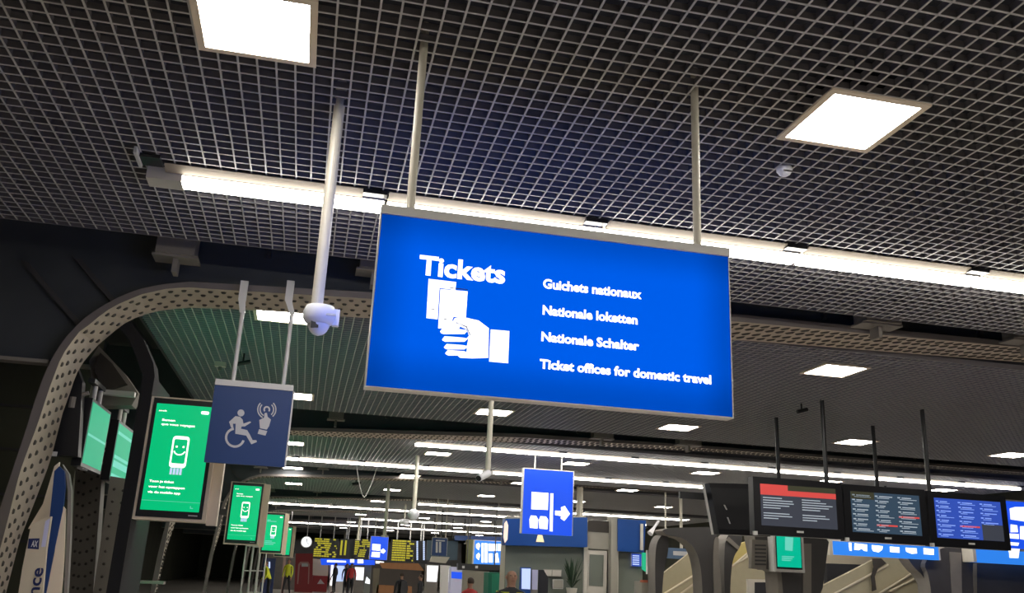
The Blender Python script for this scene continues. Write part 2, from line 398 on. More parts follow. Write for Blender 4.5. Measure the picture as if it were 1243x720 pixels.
for k in range(nrow):
    for t, off in ((.13, 0), (.33, .45), (.60, .1), (.82, .55)):
        dd = (k+off)*pitch; i = max(j for j in range(len(cum)) if cum[j] <= dd)
        if i >= len(lens): continue
        p, e, g = surf(i+(dd-cum[i])/lens[i], t); nn = e.cross(g).normalized()
        if nn.z > 0 or (abs(nn.z) < .5 and nn.x < 0): nn = -nn
        if (Vector((0, 0, 0.0))+nn).dot(Vector((0, 0, EYE))-p) < 0: nn = -nn
        far = p.x > 3.9
        L = .062 if far else .026; W = .022 if far else .023
        e2 = (e + (-.9)*g).normalized() if far else e
        g2 = nn.cross(e2)
        n = len(rv.v)
        for q in range(6):
            a = math.pi*q/3; rv.v.append(tuple(p + e2*L*math.cos(a) + g2*W*math.sin(a) - nn*.002))
        for q in range(6):
            a = math.pi*q/3; rv.v.append(tuple(p + e2*L*.6*math.cos(a) + g2*W*.6*math.sin(a) + nn*.014))
        for q in range(6): rv.f.append([n+q, n+(q+1) % 6, n+6+(q+1) % 6, n+6+q]); rv.mi.append(0)
        rv.f.append([n+6+q for q in range(6)]); rv.mi.append(0)
stuff(rv.build('rivets', m_rivet, girder))
# hanger plates that carry the girder
for (x0, y0, x1, y1) in ((197, 292, 239, 320), (437, 316, 470, 336), (1036, 388, 1078, 400), (1216, 408, 1262, 420)):
    a, b = at(x0, y0, 7.95), at(x1, y1, 7.95)
    MB().box(a.x, b.x, 7.72, 7.95, min(a.z, b.z), a.z+.5).build('hanger_plate', m_gsteel, girder)
    cx = (a.x+b.x)/2
    MB().box(cx-.02, cx+.02, 7.8, 7.95, min(a.z, b.z)-.14, min(a.z, b.z)).build('hanger_stem', m_gsteel, girder)
    MB().box(a.x-.03, b.x+.03, 7.75, 7.97, min(a.z, b.z)-.02, min(a.z, b.z)).build('hanger_foot', m_gsteel, girder)
for k, dY in enumerate((8.95, 18.3, 27.0, 36.0, 45.1, 54.6)):
    g = copy_tree(girder); g.location.y += dY
    tag(g, ['second riveted arched girder, its leg behind the large green screen', 'third riveted girder, between two long rows of strip lights', 'fourth riveted girder down the hall',
            'fifth riveted girder down the hall', 'sixth riveted girder, small in the distance', 'farthest riveted girder in the distance'][k], 'girder', 'riveted steel portals')

# ================================================================== BIG TICKET SIGN
SY = 4.0; sx0, sx1, sz0, sz1 = .20, 1.985, 2.365, 3.245
sg = thing('ticket_sign', 'large backlit blue sign reading Tickets with a hand holding tickets', 'sign', ((sx0+sx1)/2, SY, (sz0+sz1)/2))
MB().box(sx0+.006, sx1-.006, SY, SY+.07, sz0+.006, sz1-.045).build('light_face', m_blue, sg)
MB().box(sx0+.006, sx1-.006, SY+.0701, SY+.0725, sz0+.006, sz1-.045).build('rear_face', m_blue_r, sg)  # unseen sheet added behind the face for its blue spill
MB().box(sx0, sx1, SY-.012, SY+.082, sz1-.045, sz1).build('top_rail', m_frame, sg)
MB().box(sx0, sx1, SY-.003, SY+.073, sz0, sz0+.006).build('bottom_trim', m_frame, sg)
MB().box(sx0, sx0+.006, SY-.003, SY+.073, sz0+.006, sz1-.045).build('side_trim', m_frame, sg)
MB().box(sx1-.006, sx1, SY-.003, SY+.073, sz0+.006, sz1-.045).build('side_trim', m_frame, sg)
for px, py in ((515, 57), (846, 110)):
    p = atz(px, py, CEIL); MB().tube((p.x, SY+.035, sz1), (p.x, SY+.035, CEIL+.15), .021, 14).build('pole', m_pole, sg, smooth=False)
F = SY-.004
def line(s, xa, ya, xb, yb, cap_px, bold, m=m_wglow, Y=F, par=sg):
    a, b = at(xa, ya, Y), at(xb, yb, Y); c = at(xa, ya-cap_px, Y)
    return text(s, a.x, b.x, (a.z+b.z)/2, (c-a).length, Y, m, par, bold=bold)
line('Tickets', 508, 332.5, 613, 343.5, 25, .035)
line('Guichets nationaux', 659, 349.5, 779, 362.5, 12, .04)
line('Nationale loketten', 658.5, 381.5, 774, 393.5, 12, .04)
line('Nationale Schalter', 657, 413.5, 776, 425.5, 12, .04)
line('Ticket offices for domestic travel', 655, 446, 863.5, 467, 12, .04)
def icon(name, pts, m=m_wglow, par=sg, Y=F, t=.003): return poly_px(pts, Y+.003, t).build(name, m, par)
def g7(*p): return [(430+x/2.572, 240+y/2.572) for x, y in p]
icon('rear_ticket', g7((232, 254), (318, 264), (316, 288), (266, 282), (260, 380), (225, 376)))
icon('front_ticket', g7((269, 286), (354, 293), (348, 378), (310, 372), (305, 384), (330, 404), (328, 408), (262, 408)))
icon('hand', g7((318, 376), (352, 376), (388, 384), (420, 408), (418, 500), (370, 502), (330, 500), (322, 492), (350, 486), (352, 470), (346, 466), (352, 462), (356, 442), (350, 440), (358, 432), (352, 412), (330, 402), (309, 386), (312, 378)))
for yy, xl in ((416, 268), (441, 274), (465, 280), (484, 284)):
    h = 9 if yy > 416 else 10
    icon('finger', g7((xl, yy+2), (xl+8, yy-h+1), (xl+60, yy-h+5), (348, yy-h+7), (352, yy+2), (344, yy+h), (xl+10, yy+h), (xl+3, yy+h-3)))
icon('cuff', g7((426, 412), (484, 417), (480, 517), (421, 512)))
for a_ in (g7((240, 346), (250, 347), (250, 350), (240, 349)), g7((280, 378), (290, 379), (290, 382), (280, 381))):
    icon('ticket_mark', a_, m_ink, Y=F-.002, t=.001)
for a_ in (g7((318, 388), (352, 402), (364, 430), (360, 430), (349, 405), (317, 392)), g7((298, 280), (354, 286), (354, 288), (298, 283))):
    icon('crease', a_, m_ink, Y=F-.002, t=.001)

# ================================================================== CAMERAS, DETECTOR ON THE NEAR CEILING
dc = thing('dome_camera', 'white dome camera at the foot of a thick cream pole left of the big sign', 'camera', (-.035, 4.78, 2.93))
p = atz(409, 130, CEIL)
MB().tube((-.055, 4.78, 2.92), (-.055, 4.78, CEIL+.16), .032, 18).build('pole', m_pole, dc, smooth=False)
c0 = (-.035, 4.78, 2.86)
MB().lathe([(.045, .075), (.075, .07), (.088, .04), (.088, .0), (.075, -.02), (.06, -.03)], c0, 24).build('housing', m_plast, dc, smooth=True)
MB().lathe([(.058, -.022), (.057, -.04), (.046, -.065), (.028, -.082), (.008, -.09)], c0, 20).build('dome', m_plast, dc, smooth=True)
MB().box(-.075, -.035, 4.725, 4.745, 2.80, 2.845).build('lens_window', m_black, dc)
MB().box(.035, .07, 4.76, 4.80, 2.83, 2.92).build('side_box', m_plast, dc)
MB().box(.0, .05, 4.69, 4.70, 2.865, 2.875).build('maker_strip', m_frame, dc)
p = atz(952, 203, CEIL)
sd = thing('smoke_detector', 'round white smoke detector on the ceiling grid near the right light', 'detector', p)
MB().lathe([(.045, -.001), (.05, -.012), (.05, -.03), (.042, -.036), (.036, -.05), (.02, -.06), (.008, -.062)], p, 20).build('body', m_plast, sd, smooth=True)
MB().box(p.x-.03, p.x+.03, p.y-.046, p.y-.04, p.z-.047, p.z-.040).build('vent_slot', m_dsteel, sd)
# bullet camera on a pole behind the ticket sign
a, b = at(596, 470, 10.4), at(592, 574, 10.4)
bc = thing('bullet_camera', 'white bullet camera on a cream pole under the big sign', 'camera', (b.x, 10.4, b.z))
MB().tube((b.x, 10.4, b.z), (b.x, 10.4, CEIL+.1), .032, 14).build('pole', m_pole, bc)
MB().box(b.x-.06, b.x+.06, 10.35, 10.45, b.z-.02, b.z+.02).build('bracket', m_frame, bc)
MB().tube((b.x, 10.36, b.z-.01), (b.x-.14, 10.2, b.z-.09), .04, 14).build('barrel', m_plast, bc)
MB().tube((b.x-.14, 10.2, b.z-.09), (b.x-.145, 10.195, b.z-.094), .034, 14).build('lens', m_black, bc)
# small bits on the second ceiling bay
p = atz(268, 440, CEIL)
ww = thing('ceiling_sensor', 'tiny pale sensor box hanging on the green-lit ceiling grid', 'sensor', p)
MB().box(p.x-.07, p.x+.07, p.y-.05, p.y+.05, CEIL-.06, CEIL-.001).build('body', m_white, ww)
MB().box(p.x-.02, p.x+.02, p.y-.02, p.y+.02, CEIL-.11, CEIL-.06).build('stem', m_gsteel, ww)
def spot(px, py, Z, label, k=1):
    p = atz(px, py, Z); o = thing('spotlight', label, 'camera', p)
    MB().tube((p.x, p.y, CEIL-.001), (p.x, p.y, p.z), .012*k, 8).build('stem', m_black, o)
    MB().tube((p.x-.07*k, p.y, p.z-.03), (p.x+.09*k, p.y, p.z+.02), .028*k, 10).build('head', m_black, o)
    return o
spot(295, 440, 4.02, 'small black spotlight on the ceiling right of the green glow')
spot(973, 498, 4.04, 'small black spotlight on the ceiling right of the big sign')
spot(432, 587, 4.0, 'tiny black spotlight beside the hanging wire', 1.6)

# ================================================================== WHEELCHAIR SIGN
WY = 7.86
a = at(262, 460, WY); b = at(348, 568, WY)
wx0, wx1, wz1, wz0 = a.x+.0, at(357, 466, WY).x, a.z, at(250, 561, WY).z
ws = thing('access_sign', 'navy sign with wheelchair and pressing-hand symbols hung on two bent posts', 'sign', ((wx0+wx1)/2, WY, (wz0+wz1)/2))
MB().box(wx0, wx1, WY, WY+.03, wz0, wz1-.05).build('sheet', m_flat_blue, ws)
MB().box(wx0, wx1, WY-.01, WY+.04, wz1-.05, wz1).build('top_rail', m_frame, ws)
MB().box(wx1-.001, wx1+.012, WY-.004, WY+.034, wz0, wz1-.05).build('side_trim', m_frame, ws)
for (tx, ty), (mx, my), (bx, by) in (((291, 341), (293, 372), (283, 462)), ((348.5, 341), (349.5, 372), (344, 466))):
    q = at(bx, by, WY+.02); m_ = at(mx, my, WY+.02); t_ = at(tx, ty, WY+.02)
    po = MB().tube((q.x, WY+.02, wz1), (q.x, WY+.02, m_.z-.03), .018, 12)
    po.build('post', m_frame, ws)
    MB().hexa([(q.x-.022, WY, m_.z-.06), (q.x+.022, WY, m_.z-.06), (q.x+.022, WY+.035, m_.z-.06), (q.x-.022, WY+.035, m_.z-.06),
               (m_.x-.03, WY, m_.z+.05), (m_.x+.03, WY, m_.z+.05), (m_.x+.03, WY+.035, m_.z+.05), (m_.x-.03, WY+.035, m_.z+.05)]).build('bent_bracket', m_frame, ws)
    MB().box(m_.x-.033, m_.x+.033, WY, WY+.035, m_.z+.05, t_.z).build('hook_plate', m_frame, ws)
def g8(*p): return [(140+x/3.6, 460+y/3.6) for x, y in p]
WF = WY-.001
def ring(cx_, cy_, r0, r1, a0, a1, name, par=ws, m=m_symbol, Y=WF, n=22):
    P = [(cx_+r1*math.cos(math.radians(a0+(a1-a0)*k/n)), cy_+r1*math.sin(math.radians(a0+(a1-a0)*k/n))) for k in range(n+1)]
    Q = [(cx_+r0*math.cos(math.radians(a0+(a1-a0)*k/n)), cy_+r0*math.sin(math.radians(a0+(a1-a0)*k/n))) for k in range(n+1)]
    mb = MB()
    for k in range(n):
        q = [at(*v, Y) for v in g8(P[k], P[k+1], Q[k+1], Q[k])]
        mb.prism([(v.x, v.z) for v in q], Y-.003, Y)
    return mb.build(name, m, par)
ring(523, 257, 34, 44, 18, 262, 'wheel')
ring(549, 149, 0, 15, 0, 360, 'figure_head')
poly_px(g8((525, 163), (545, 166), (556, 178), (560, 196), (588, 186), (594, 190), (566, 208), (552, 208), (549, 218), (576, 224), (586, 240), (600, 268), (616, 268), (619, 276), (594, 286), (572, 248), (524, 240), (526, 196), (514, 196), (516, 214), (506, 214), (497, 188)), WF).build('figure_body', m_symbol, ws)
poly_px(g8((652, 150), (662, 148), (666, 166), (680, 178), (672, 206), (662, 222), (632, 216), (629, 180), (650, 170)), WF).build('pressing_hand', m_symbol, ws)
poly_px(g8((628, 220), (664, 228), (656, 248), (622, 240)), WF).build('hand_cuff', m_symbol, ws)
for k in (20, 30, 40):
    if k == 20: ring(662, 134, 8, 15, 140, 400, 'ripple'); continue
    ring(662, 134, k-3, k+2, 118, 225, 'ripple'); ring(662, 134, k-3, k+2, -45, 50, 'ripple')

# ================================================================== GREEN TOTEM SCREENS
def totem(px, label, Y, big):
    """portrait screens in a deep beige housing"""
    x0, x1, z0, z1 = px
    cx_, cz = (x0+x1)/2, (z0+z1)/2
    t = thing('portrait_screen', label, 'screen', (cx_, Y, cz), 'green portrait screens along the left')
    W, H = x1-x0, z1-z0
    mb = MB()
    mb.box(x0-.045, x1+.05, Y, Y+.26, z0-.03, z1+.035)
    mb.build('housing', m_beige, t)
    MB().box(x0-.02, x1+.02, Y-.012, Y-.001, z0-.005, z1+.02).build('bezel', m_black, t)
    mg = m_green
    MB().box(x0+.012, x1-.012, Y-.015, Y-.0125, z0+.055, z1-.03).build('display', mg, t)
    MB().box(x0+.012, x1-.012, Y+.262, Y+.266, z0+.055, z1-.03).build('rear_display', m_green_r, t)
    MB().box(x1+.05, x1+.14, Y+.10, Y+.24, z0-.05, z1+.03).build('side_post', m_beige, t)
    if Y < 10: MB().box(x0-.0462, x0-.045, Y+.05, Y+.15, cz-.05, cz+.05).build('wall_arm', m_dsteel, t)
    else: MB().box(x0-.58, x0-.045, Y-.12, Y+.10, cz-.05, cz+.05).build('wall_arm', m_dsteel, t)
    YF_ = Y-.0165
    def U(u): return x0+.012+u*(W-.024)
    def V(v): return z0+.055+v*(H-.085)
    # phone
    mb = MB(); n = 6
    def rr(u0, u1, v0, v1, r): 
        X0, X1, Z0, Z1 = U(u0), U(u1), V(v0), V(v1); P = []
        for (cx2, cz2, s) in ((X1-r, Z0+r, -90), (X1-r, Z1-r, 0), (X0+r, Z1-r, 90), (X0+r, Z0+r, 180)):
            for k in range(5): a = math.radians(s+22.5*k); P.append((cx2+r*math.cos(a), cz2+r*math.sin(a)))
        return P
    MB().prism(rr(.37, .66, .40, .70, .03), YF_, YF_+.0015).build('phone_symbol', m_wglow, t)
    MB().prism(rr(.40, .63, .44, .67, .012), YF_-.0012, YF_-.0002).build('phone_glass', mg, t)
    mb = MB()
    for k in range(10):
        a0, a1 = math.radians(200+14*k), math.radians(214+14*k); R, q = .045, .011
        cx2, cz2 = U(.515), V(.575)
        mb.prism([(cx2+R*math.cos(a0), cz2+R*math.sin(a0)), (cx2+(R+q)*math.cos(a0), cz2+(R+q)*math.sin(a0)), (cx2+(R+q)*math.cos(a1), cz2+(R+q)*math.sin(a1)), (cx2+R*math.cos(a1), cz2+R*math.sin(a1))], YF_-.0025, YF_-.0013)
    for s in (-1, 1): mb.box(cx2+s*.03-.008, cx2+s*.03+.008, YF_-.0025, YF_-.0013, V(.59), V(.59)+.016)
    mb.build('smile_symbol', m_wglow, t)
    mb = MB()
    for k in range(4): mb.box(U(.40+.055*k), U(.44+.055*k), YF_, YF_+.0015, V(.335), V(.395))
    mb.build('fingers_symbol', m_pale, t)
    MB().prism(rr(.79, .93, .925, .955, .012), YF_, YF_+.0015).build('cloud_symbol', m_wglow, t)
    if big:
        text('sncb', U(.05), U(.19), V(.925), .016, YF_, m_wglow, t, bold=.02)
        text('Samen', U(.13), U(.36), V(.835), .022, YF_, m_wglow, t, bold=.03)
        text('que vous voyagez', U(.13), U(.72), V(.795), .022, YF_, m_wglow, t, bold=.03)
        text('Toon je ticket', U(.08), U(.50), V(.255), .022, YF_, m_wglow, t, bold=.03)
        text('voor het opstappen', U(.08), U(.70), V(.205), .022, YF_, m_wglow, t, bold=.03)
        text('via de mobile app', U(.08), U(.64), V(.155), .022, YF_, m_wglow, t, bold=.03)
        mb = MB(); mb.box(U(0), U(1), YF_, YF_+.001, V(.085), V(.088)); mb.box(U(.84), U(.85), YF_, YF_+.001, V(.03), V(.055)); mb.box(U(.84), U(.89), YF_, YF_+.001, V(.03), V(.037)); mb.build('footer_marks', m_mint2, t)
        MB().box(x1-.10, x1-.02, Y-.0135, Y-.0122, z0+.018, z0+.028).build('bezel_mark', m_frame, t)
    else:
        mb = MB()
        for v, u1 in ((.80, .62), (.835, .3), (.25, .5), (.205, .7), (.16, .6)): mb.box(U(.12), U(u1), YF_, YF_+.0015, V(v), V(v)+.022)
        mb.build('caption_lines', m_mint2, t)
    return t
Y1 = 8.75
a, b = at(190, 486, Y1), at(262, 491, Y1); c, d = at(175, 626, Y1), at(252, 631, Y1)
x0, x1, z0, z1 = a.x, b.x, (c.z+d.z)/2, (a.z+b.z)/2
totem((x0, x1+.0, z0, z1), 'largest green portrait screen with a smiling phone, behind the wheelchair sign', Y1, True)
for k, (xl, yt, xr, xb, yb, Y) in enumerate(((283, 592, 318, 304, 660, 17.75), (322, 627, 336, 330, 671, 27.05), (337, 645, 344, 338, 675, 35.75))):
    A, B = at(xl, yt, Y), at(xr, yt+2, Y); D = at(xb, yb, Y)
    totem((A.x, A.x+(x1-x0), D.z, D.z+(z1-z0)*1.02), ['second green portrait screen, below the wheelchair sign', 'third green portrait screen down the left side', 'farthest green portrait screen on the left'][k], Y, k == 0)

# side monitors behind the first leg, seen edge-on, facing the hall
def side_monitor(quad, X, label, mats, Ylen):
    p = [atx(x, y, X) for x, y in quad]
    y0 = (p[0].y+p[3].y)/2; y1 = (p[1].y+p[2].y)/2; zt = (p[0].z+p[1].z)/2; zb = (p[2].z+p[3].z)/2
    t = thing('side_monitor', label, 'monitor', (X, (y0+y1)/2, zb), 'monitors facing the hall beside the first leg')
    MB().box(X-.09, X-.004, y0-.03, y1+.03, zb-.035, zt+.03).build('casing', m_black, t)
    MB().box(X-.003, X, y0, y1, zb, zt).build('display', mats[0], t)
    h = zt-zb
    for v0, v1 in mats[2]:
        MB().box(X+.0004, X+.001, y0+.01, y1-.01, zb+h*v0, zb+h*v1).build('light_band', mats[1], t)
    MB().tube((X-.05, y0+.2, zt), (X-.05, y0+.2, zt+.2), .022, 10).build('support', m_frame, t)
    MB().tube((X-.05, y0+.45, zt), (X-.05, y0+.45, zt+.2), .022, 10).build('support', m_frame, t)
    MB().box(X-.08, X-.02, y0, y0+.5, zt+.18, zt+.22).build('support_arm', m_blackm, t)
    MB().box(X-.35, X-.09, y0+.1, (10.33 if y0 < 9.6 else y0+.3), (zb+zt)/2, (zb+zt)/2+.06).build('mount_arm', m_blackm, t)
    MB().box(X-.06, X-.01, y0+.1, y0+.3, zb-.05, zb-.036).build('button_strip', m_frame, t)
    return t
side_monitor([(115.5, 490), (132.7, 502), (123.7, 573), (97.8, 560)], -2.05, 'green side monitor nearest the riveted leg, seen at a slant', (m_mint, m_mint2, ((.45, .49),)), 1)
side_monitor([(145.5, 514), (162.7, 527), (153, 588), (133.7, 579)], -2.05, 'mint green side monitor with pale bands, just left of the large green screen', (m_mint, m_mint2, ((.2, .32), (.36, .42), (.80, .86), (.0, .08))), 1)
# black monitor back between leg and green monitor
a, b = at(72, 452, 9.1), at(103, 552, 9.1)
bm_ = thing('black_monitor_case', 'black monitor casing seen from behind beside the riveted leg', 'monitor', ((a.x+b.x)/2, 9.2, b.z))
MB().prism([(at(x, y, 9.1).x, at(x, y, 9.1).z) for x, y in ((90, 468), (101, 452), (108, 470), (103, 558), (60, 556), (66, 540), (78, 500))], 8.82, 8.95).build('casing', m_black, bm_)
q = at(63, 556, 9.1); MB().box(q.x+.02, q.x+.11, 8.80, 8.818, q.z-.01, q.z+.03).build('button_strip', m_frame, bm_)
MB().box(a.x+.08, a.x+.2, 8.8, 8.93, a.z-.12, a.z+.12).build('upper_case', m_rivet, bm_)
q = at(96, 487, 9.05); MB().tube((q.x-.06, 8.84, q.z-.02), (q.x+.12, 8.84, q.z+.05), .02, 8).build('hinge_arm', m_gsteel, bm_)
MB().tube((q.x, 8.84, q.z-.10), (q.x, 8.84, q.z), .035, 10).build('speaker', m_gsteel, bm_)
MB().box(-2.42, -2.28, 8.60, 8.83, b.z+.35, b.z+.43).build('mount_arm', m_blackm, bm_)
# column head plate and dark column between the side monitors and the totem
a = at(105, 432, 9.6)
ch = thing('bracket_head', 'brown grey steel bracket box above the side monitors, under the ceiling edge', 'bracket', (a.x+.3, 9.8, a.z-.4))
pts = [(108, 438), (120, 420), (150, 452), (168, 478), (160, 492), (122, 492), (112, 468)]
MB().prism([(at(x, y, 9.8).x, at(x, y, 9.8).z) for x, y in pts], 9.8, 10.05).build('head', m_gsteel, ch)
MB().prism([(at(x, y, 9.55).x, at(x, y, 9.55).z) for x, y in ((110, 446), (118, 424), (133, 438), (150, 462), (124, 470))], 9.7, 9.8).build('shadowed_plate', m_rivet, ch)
q = at(140, 475, 9.5); MB().box(q.x-.14, q.x+.16, 9.62, 9.7, q.z-.02, q.z+.03).build('cross_arm', m_frame, ch)
a, b = at(163, 480, 9.4), at(188, 720, 9.4)
xx = x0-.0452
dcx = thing('steel_post', 'black steel post directly left of the large green screen', 'post', (xx-.05, 9.2, 0))
MB().box(xx-.105, xx, 8.72, 9.75, 0, 3.2).build('shaft', m_pitch, dcx)  # depth stretched behind the screen to block rear green light from the plates
MB().prism([(xx-.105, 3.2), (xx, 3.2), (xx-.03, 3.32), (xx-.16, 3.55), (xx-.46, 3.88), (xx-.53, 3.80), (xx-.27, 3.52)], 8.72, 9.0).build('haunch', m_pitch, dcx)

# riveted inner leg plates, lower left
def plate(quad, Y, T, label, m, rows_, name='riveted_plate'):
    p = [at(x, y, Y) for x, y in quad]
    c_ = sum(p, Vector())/4
    t = thing(name, label, 'column', (c_.x, Y+T/2, 0))
    p[2] = p[1]+(p[2]-p[1])*((p[1].z)/(p[1].z-p[2].z)); p[3] = p[0]+(p[3]-p[0])*((p[0].z)/(p[0].z-p[3].z))
    MB().prism([(q.x, q.z) for q in p], Y, Y+T).build('plate', m, t)
    mb = MB()
    for u in rows_:
        z = .1
        top = p[0].lerp(p[1], u); bot = p[3].lerp(p[2], u); k = 0; L = (top-bot).length; n = int(L/.12)
        for k in range(1, n):
            c = bot.lerp(top, (k+(.4 if int(u*100) % 2 else 0))/n)
            mb.lathe([(.001, .0), (.001, .0)], (0, 0, -5), 3) if False else None
            mb.tube((c.x, Y-.012, c.z), (c.x, Y, c.z), .010, 6, .017)
    if mb.v: stuff(mb.build('rivets', m_rivet, t))
    return t
plate([(92, 560), (124, 572), (113, 720), (84, 720)], 10.6, .2, 'grey riveted column plate under the side monitors', m_gsteel, (.15, .35, .62, .85))
plate([(134, 578), (158, 582), (142, 720), (113, 720)], 10.3, .25, 'grey riveted column strip left of the large green screen', m_gsteel, (.28, .72))
o_ = thing('steel_ledge', 'thin pale steel ledge crossing the dark bay below the green screens', 'ledge', (at(150, 705, 10.9).x, 10.9, at(150, 705, 10.9).z))
a, b = at(80, 702, 10.9), at(200, 708, 10.9); MB().box(a.x, b.x, 10.795, 10.95, a.z-.02, a.z+.01).build('bar', m_gsteel, o_)

# posters and curved blue post at lower left
PY = 7.2
bpst = thing('blue_post', 'curved navy blue edged post behind the cream poster at lower left', 'post', (at(60, 640, PY).x, PY, 0))
def pp(pts, Y): return [(at(x, y, Y).x, at(x, y, Y).z) for x, y in pts]
MB().prism(pp([(66, 572), (72, 566), (78, 572), (79, 592), (76, 620), (66, 668), (56, 720), (48, 760), (43, 760), (52, 700), (60, 630)], PY), PY, PY+.03).build('blue_band', m_flat_blue, bpst)
MB().prism(pp([(74, 563), (82, 575), (85, 595), (84, 650), (80, 720), (78, 760), (74, 760), (77, 700), (80, 640), (81, 595), (78, 574)], PY), PY+.035, PY+.09).build('grey_rim', m_gsteel, bpst)
MB().prism(pp([(74, 612), (79, 618), (77, 680), (74, 720), (62, 760), (56, 720), (66, 670)], PY), PY+.01, PY+.034).build('cream_side', m_beige, bpst)
MB().prism(pp([(66, 566), (72, 561), (68, 590), (64, 625), (60, 640), (34, 642), (52, 612)], PY+.3), PY+.3, PY+.33).build('beige_backing', m_beige, bpst)
fs = thing('timetable_poster', 'cream poster board with navy letters reading upward at lower left', 'poster', (at(40, 700, PY-.1).x, PY-.1, 0))
PX = PY-.12
MB().prism(pp([(38, 636), (62, 627), (56, 668), (48, 760), (16, 760), (27, 690)], PX), PX, PX+.04).build('board', m_poster, fs)
MB().prism(pp([(55, 633), (61, 629), (55, 664), (50, 664)], PX-.002), PX-.004, PX-.001).build('lilac_strip', m_lilac, fs)
MB().prism(pp([(35, 654), (48, 653.5), (47, 667), (33.5, 666)], PX-.002), PX-.005, PX-.001).build('logo_square', m_ink, fs)
a = at(35, 665, PX-.006); b = at(46, 666, PX-.006)
text('AX', a.x+.012, b.x-.006, a.z+.008, .045, PX-.007, m_symbol, fs, bold=.03)
a = at(39, 735, PX-.006); b = at(40, 689, PX-.006)
text('ance', a.x+.028, a.x+.028+(b.z-a.z), a.z, 0.085, PX-.007, m_ink, fs, bold=.02, rot=1)

# ================================================================== MONITOR CLUSTER ON THE RIGHT
MY = 11.2
def monitor(px, label, scr, kind):
    (xa, ya), (xb, yb), (xc, yc), (xd, yd) = px          # tl tr br bl of the casing
    A, B, D, E_ = at(xa, ya, MY), at(xb, yb, MY), at(xc, yc, MY), at(xd, yd, MY)
    x0, x1, z0, z1 = (A.x+E_.x)/2, (B.x+D.x)/2, (E_.z+D.z)/2, (A.z+B.z)/2
    t = thing('departure_monitor', label, 'monitor', ((x0+x1)/2, MY, z0), 'departure monitors on black poles')
    MB().box(x0, x1, MY, MY+.14, z0, z1).build('casing', m_black, t)
    ix0, ix1, iz0, iz1 = x0+.10, x1-.10, z0+.12, z1-.09
    MB().box(ix0, ix1, MY-.004, MY-.0005, iz0, iz1).build('display', scr, t)
    W, H = ix1-ix0, iz1-iz0; Yf = MY-.0048
    def bar(mb, u0, u1, v0, v1): mb.box(ix0+u0*W, ix0+u1*W, Yf-.001, Yf, iz0+v0*H, iz0+v1*H)
    random.seed(kind)
    if kind == 1:
        mb = MB(); bar(mb, 0, .36, .74, 1); bar(mb, .36, 1, .74, .87); mb.build('red_banner', m_redg, t)
        mb = MB(); bar(mb, .36, 1, .875, 1); mb.build('dark_banner', m_scro, t)
        mb = MB()
        for u in (.03, .54):
            for v, l in ((.66, .3), (.60, .4), (.54, .42), (.48, .4), (.42, .25), (.29, .38), (.23, .40), (.17, .2)): bar(mb, u, u+l*random.uniform(.8, 1), v, v+.022)
        mb.build('notice_lines', m_rowg, t)
    else:
        mr = m_rowg if kind == 2 else m_rowb
        mb = MB(); m2 = MB()
        for c in range(3):
            for k in range(8):
                if kind == 3 and c == 2 and k > 4: continue
                u, v = .02+.33*c, .93-.118*k
                red = (kind == 2 and (c, k) in ((1, 6), (2, 4))) or (kind == 3 and (c, k) in ((1, 5),))
                (bar(m2, u, u+.30, v-.04, v) if red else None)
                bar(mb, u, u+.04, v-.03, v); bar(mb, u+.06, u+random.uniform(.14, .26), v-.03, v-.005)
                bar(mb, u+.03, u+random.uniform(.12, .28), v-.065, v-.05)
        stuff(mb.build('timetable_rows', mr, t)); m2.build('red_rows', m_redg, t)
        if kind == 2: mb = MB(); bar(mb, 0, .34, .82, 1); mb.build('olive_header', m_scro, t)
        if kind == 3: mb = MB(); bar(mb, .68, 1, 0, .40); mb.build('grey_panel', m_scr, t)
    MB().box((x0+x1)/2-.05, (x0+x1)/2+.05, MY-.006, MY-.001, z0+.05, z0+.075).build('maker_badge', m_frame, t)
    MB().box(x0-.02, x0+.03, MY-.02, MY+.02, z0-.01, z0+.04).build('corner_clip', m_frame, t)
    return x0, x1, z0, z1
m1 = monitor([(918, 577), (1026, 588), (1021, 656), (912, 647)], 'departure monitor with a red banner, left of the three on black poles', m_scr, 1)
m2_ = monitor([(1029, 588), (1128, 595), (1122, 662), (1022, 656)], 'departure monitor with slate blue rows, middle of the three on black poles', m_scr2, 2)
m3 = monitor([(1131, 595), (1227, 604), (1221, 669), (1125, 662)], 'departure monitor with bright blue rows, right of the three on black poles', m_scrb, 3)
rk = thing('monitor_rack', 'four black ceiling poles and cross rails carrying the departure monitors', 'rack', (7.8, 12, CEIL))
for px, py in ((996, 487), (1122, 497)):
    p = atz(px, py, CEIL); MB().tube((p.x, MY+.17, m1[2]+.2), (p.x, MY+.17, CEIL+.1), .03, 12).build('pole', m_blackm, rk)
for px, py in ((942, 503), (1059, 512)):
    p = atz(px, py, CEIL); xr = p.x*12.93/p.y; MB().tube((xr, 12.93, m1[2]+.1), (xr, 12.93, CEIL+.1), .03, 12).build('pole', m_blackm, rk)
MB().box(m1[0]+.3, m3[1]-.3, MY+.142, MY+.20, m1[3]-.2, m1[3]-.1).build('rail', m_blackm, rk)
MB().box(m1[0]-.35, m3[1]-.3, 12.845, 12.90, m1[3]-.2, m1[3]-.1).build('rail', m_blackm, rk)
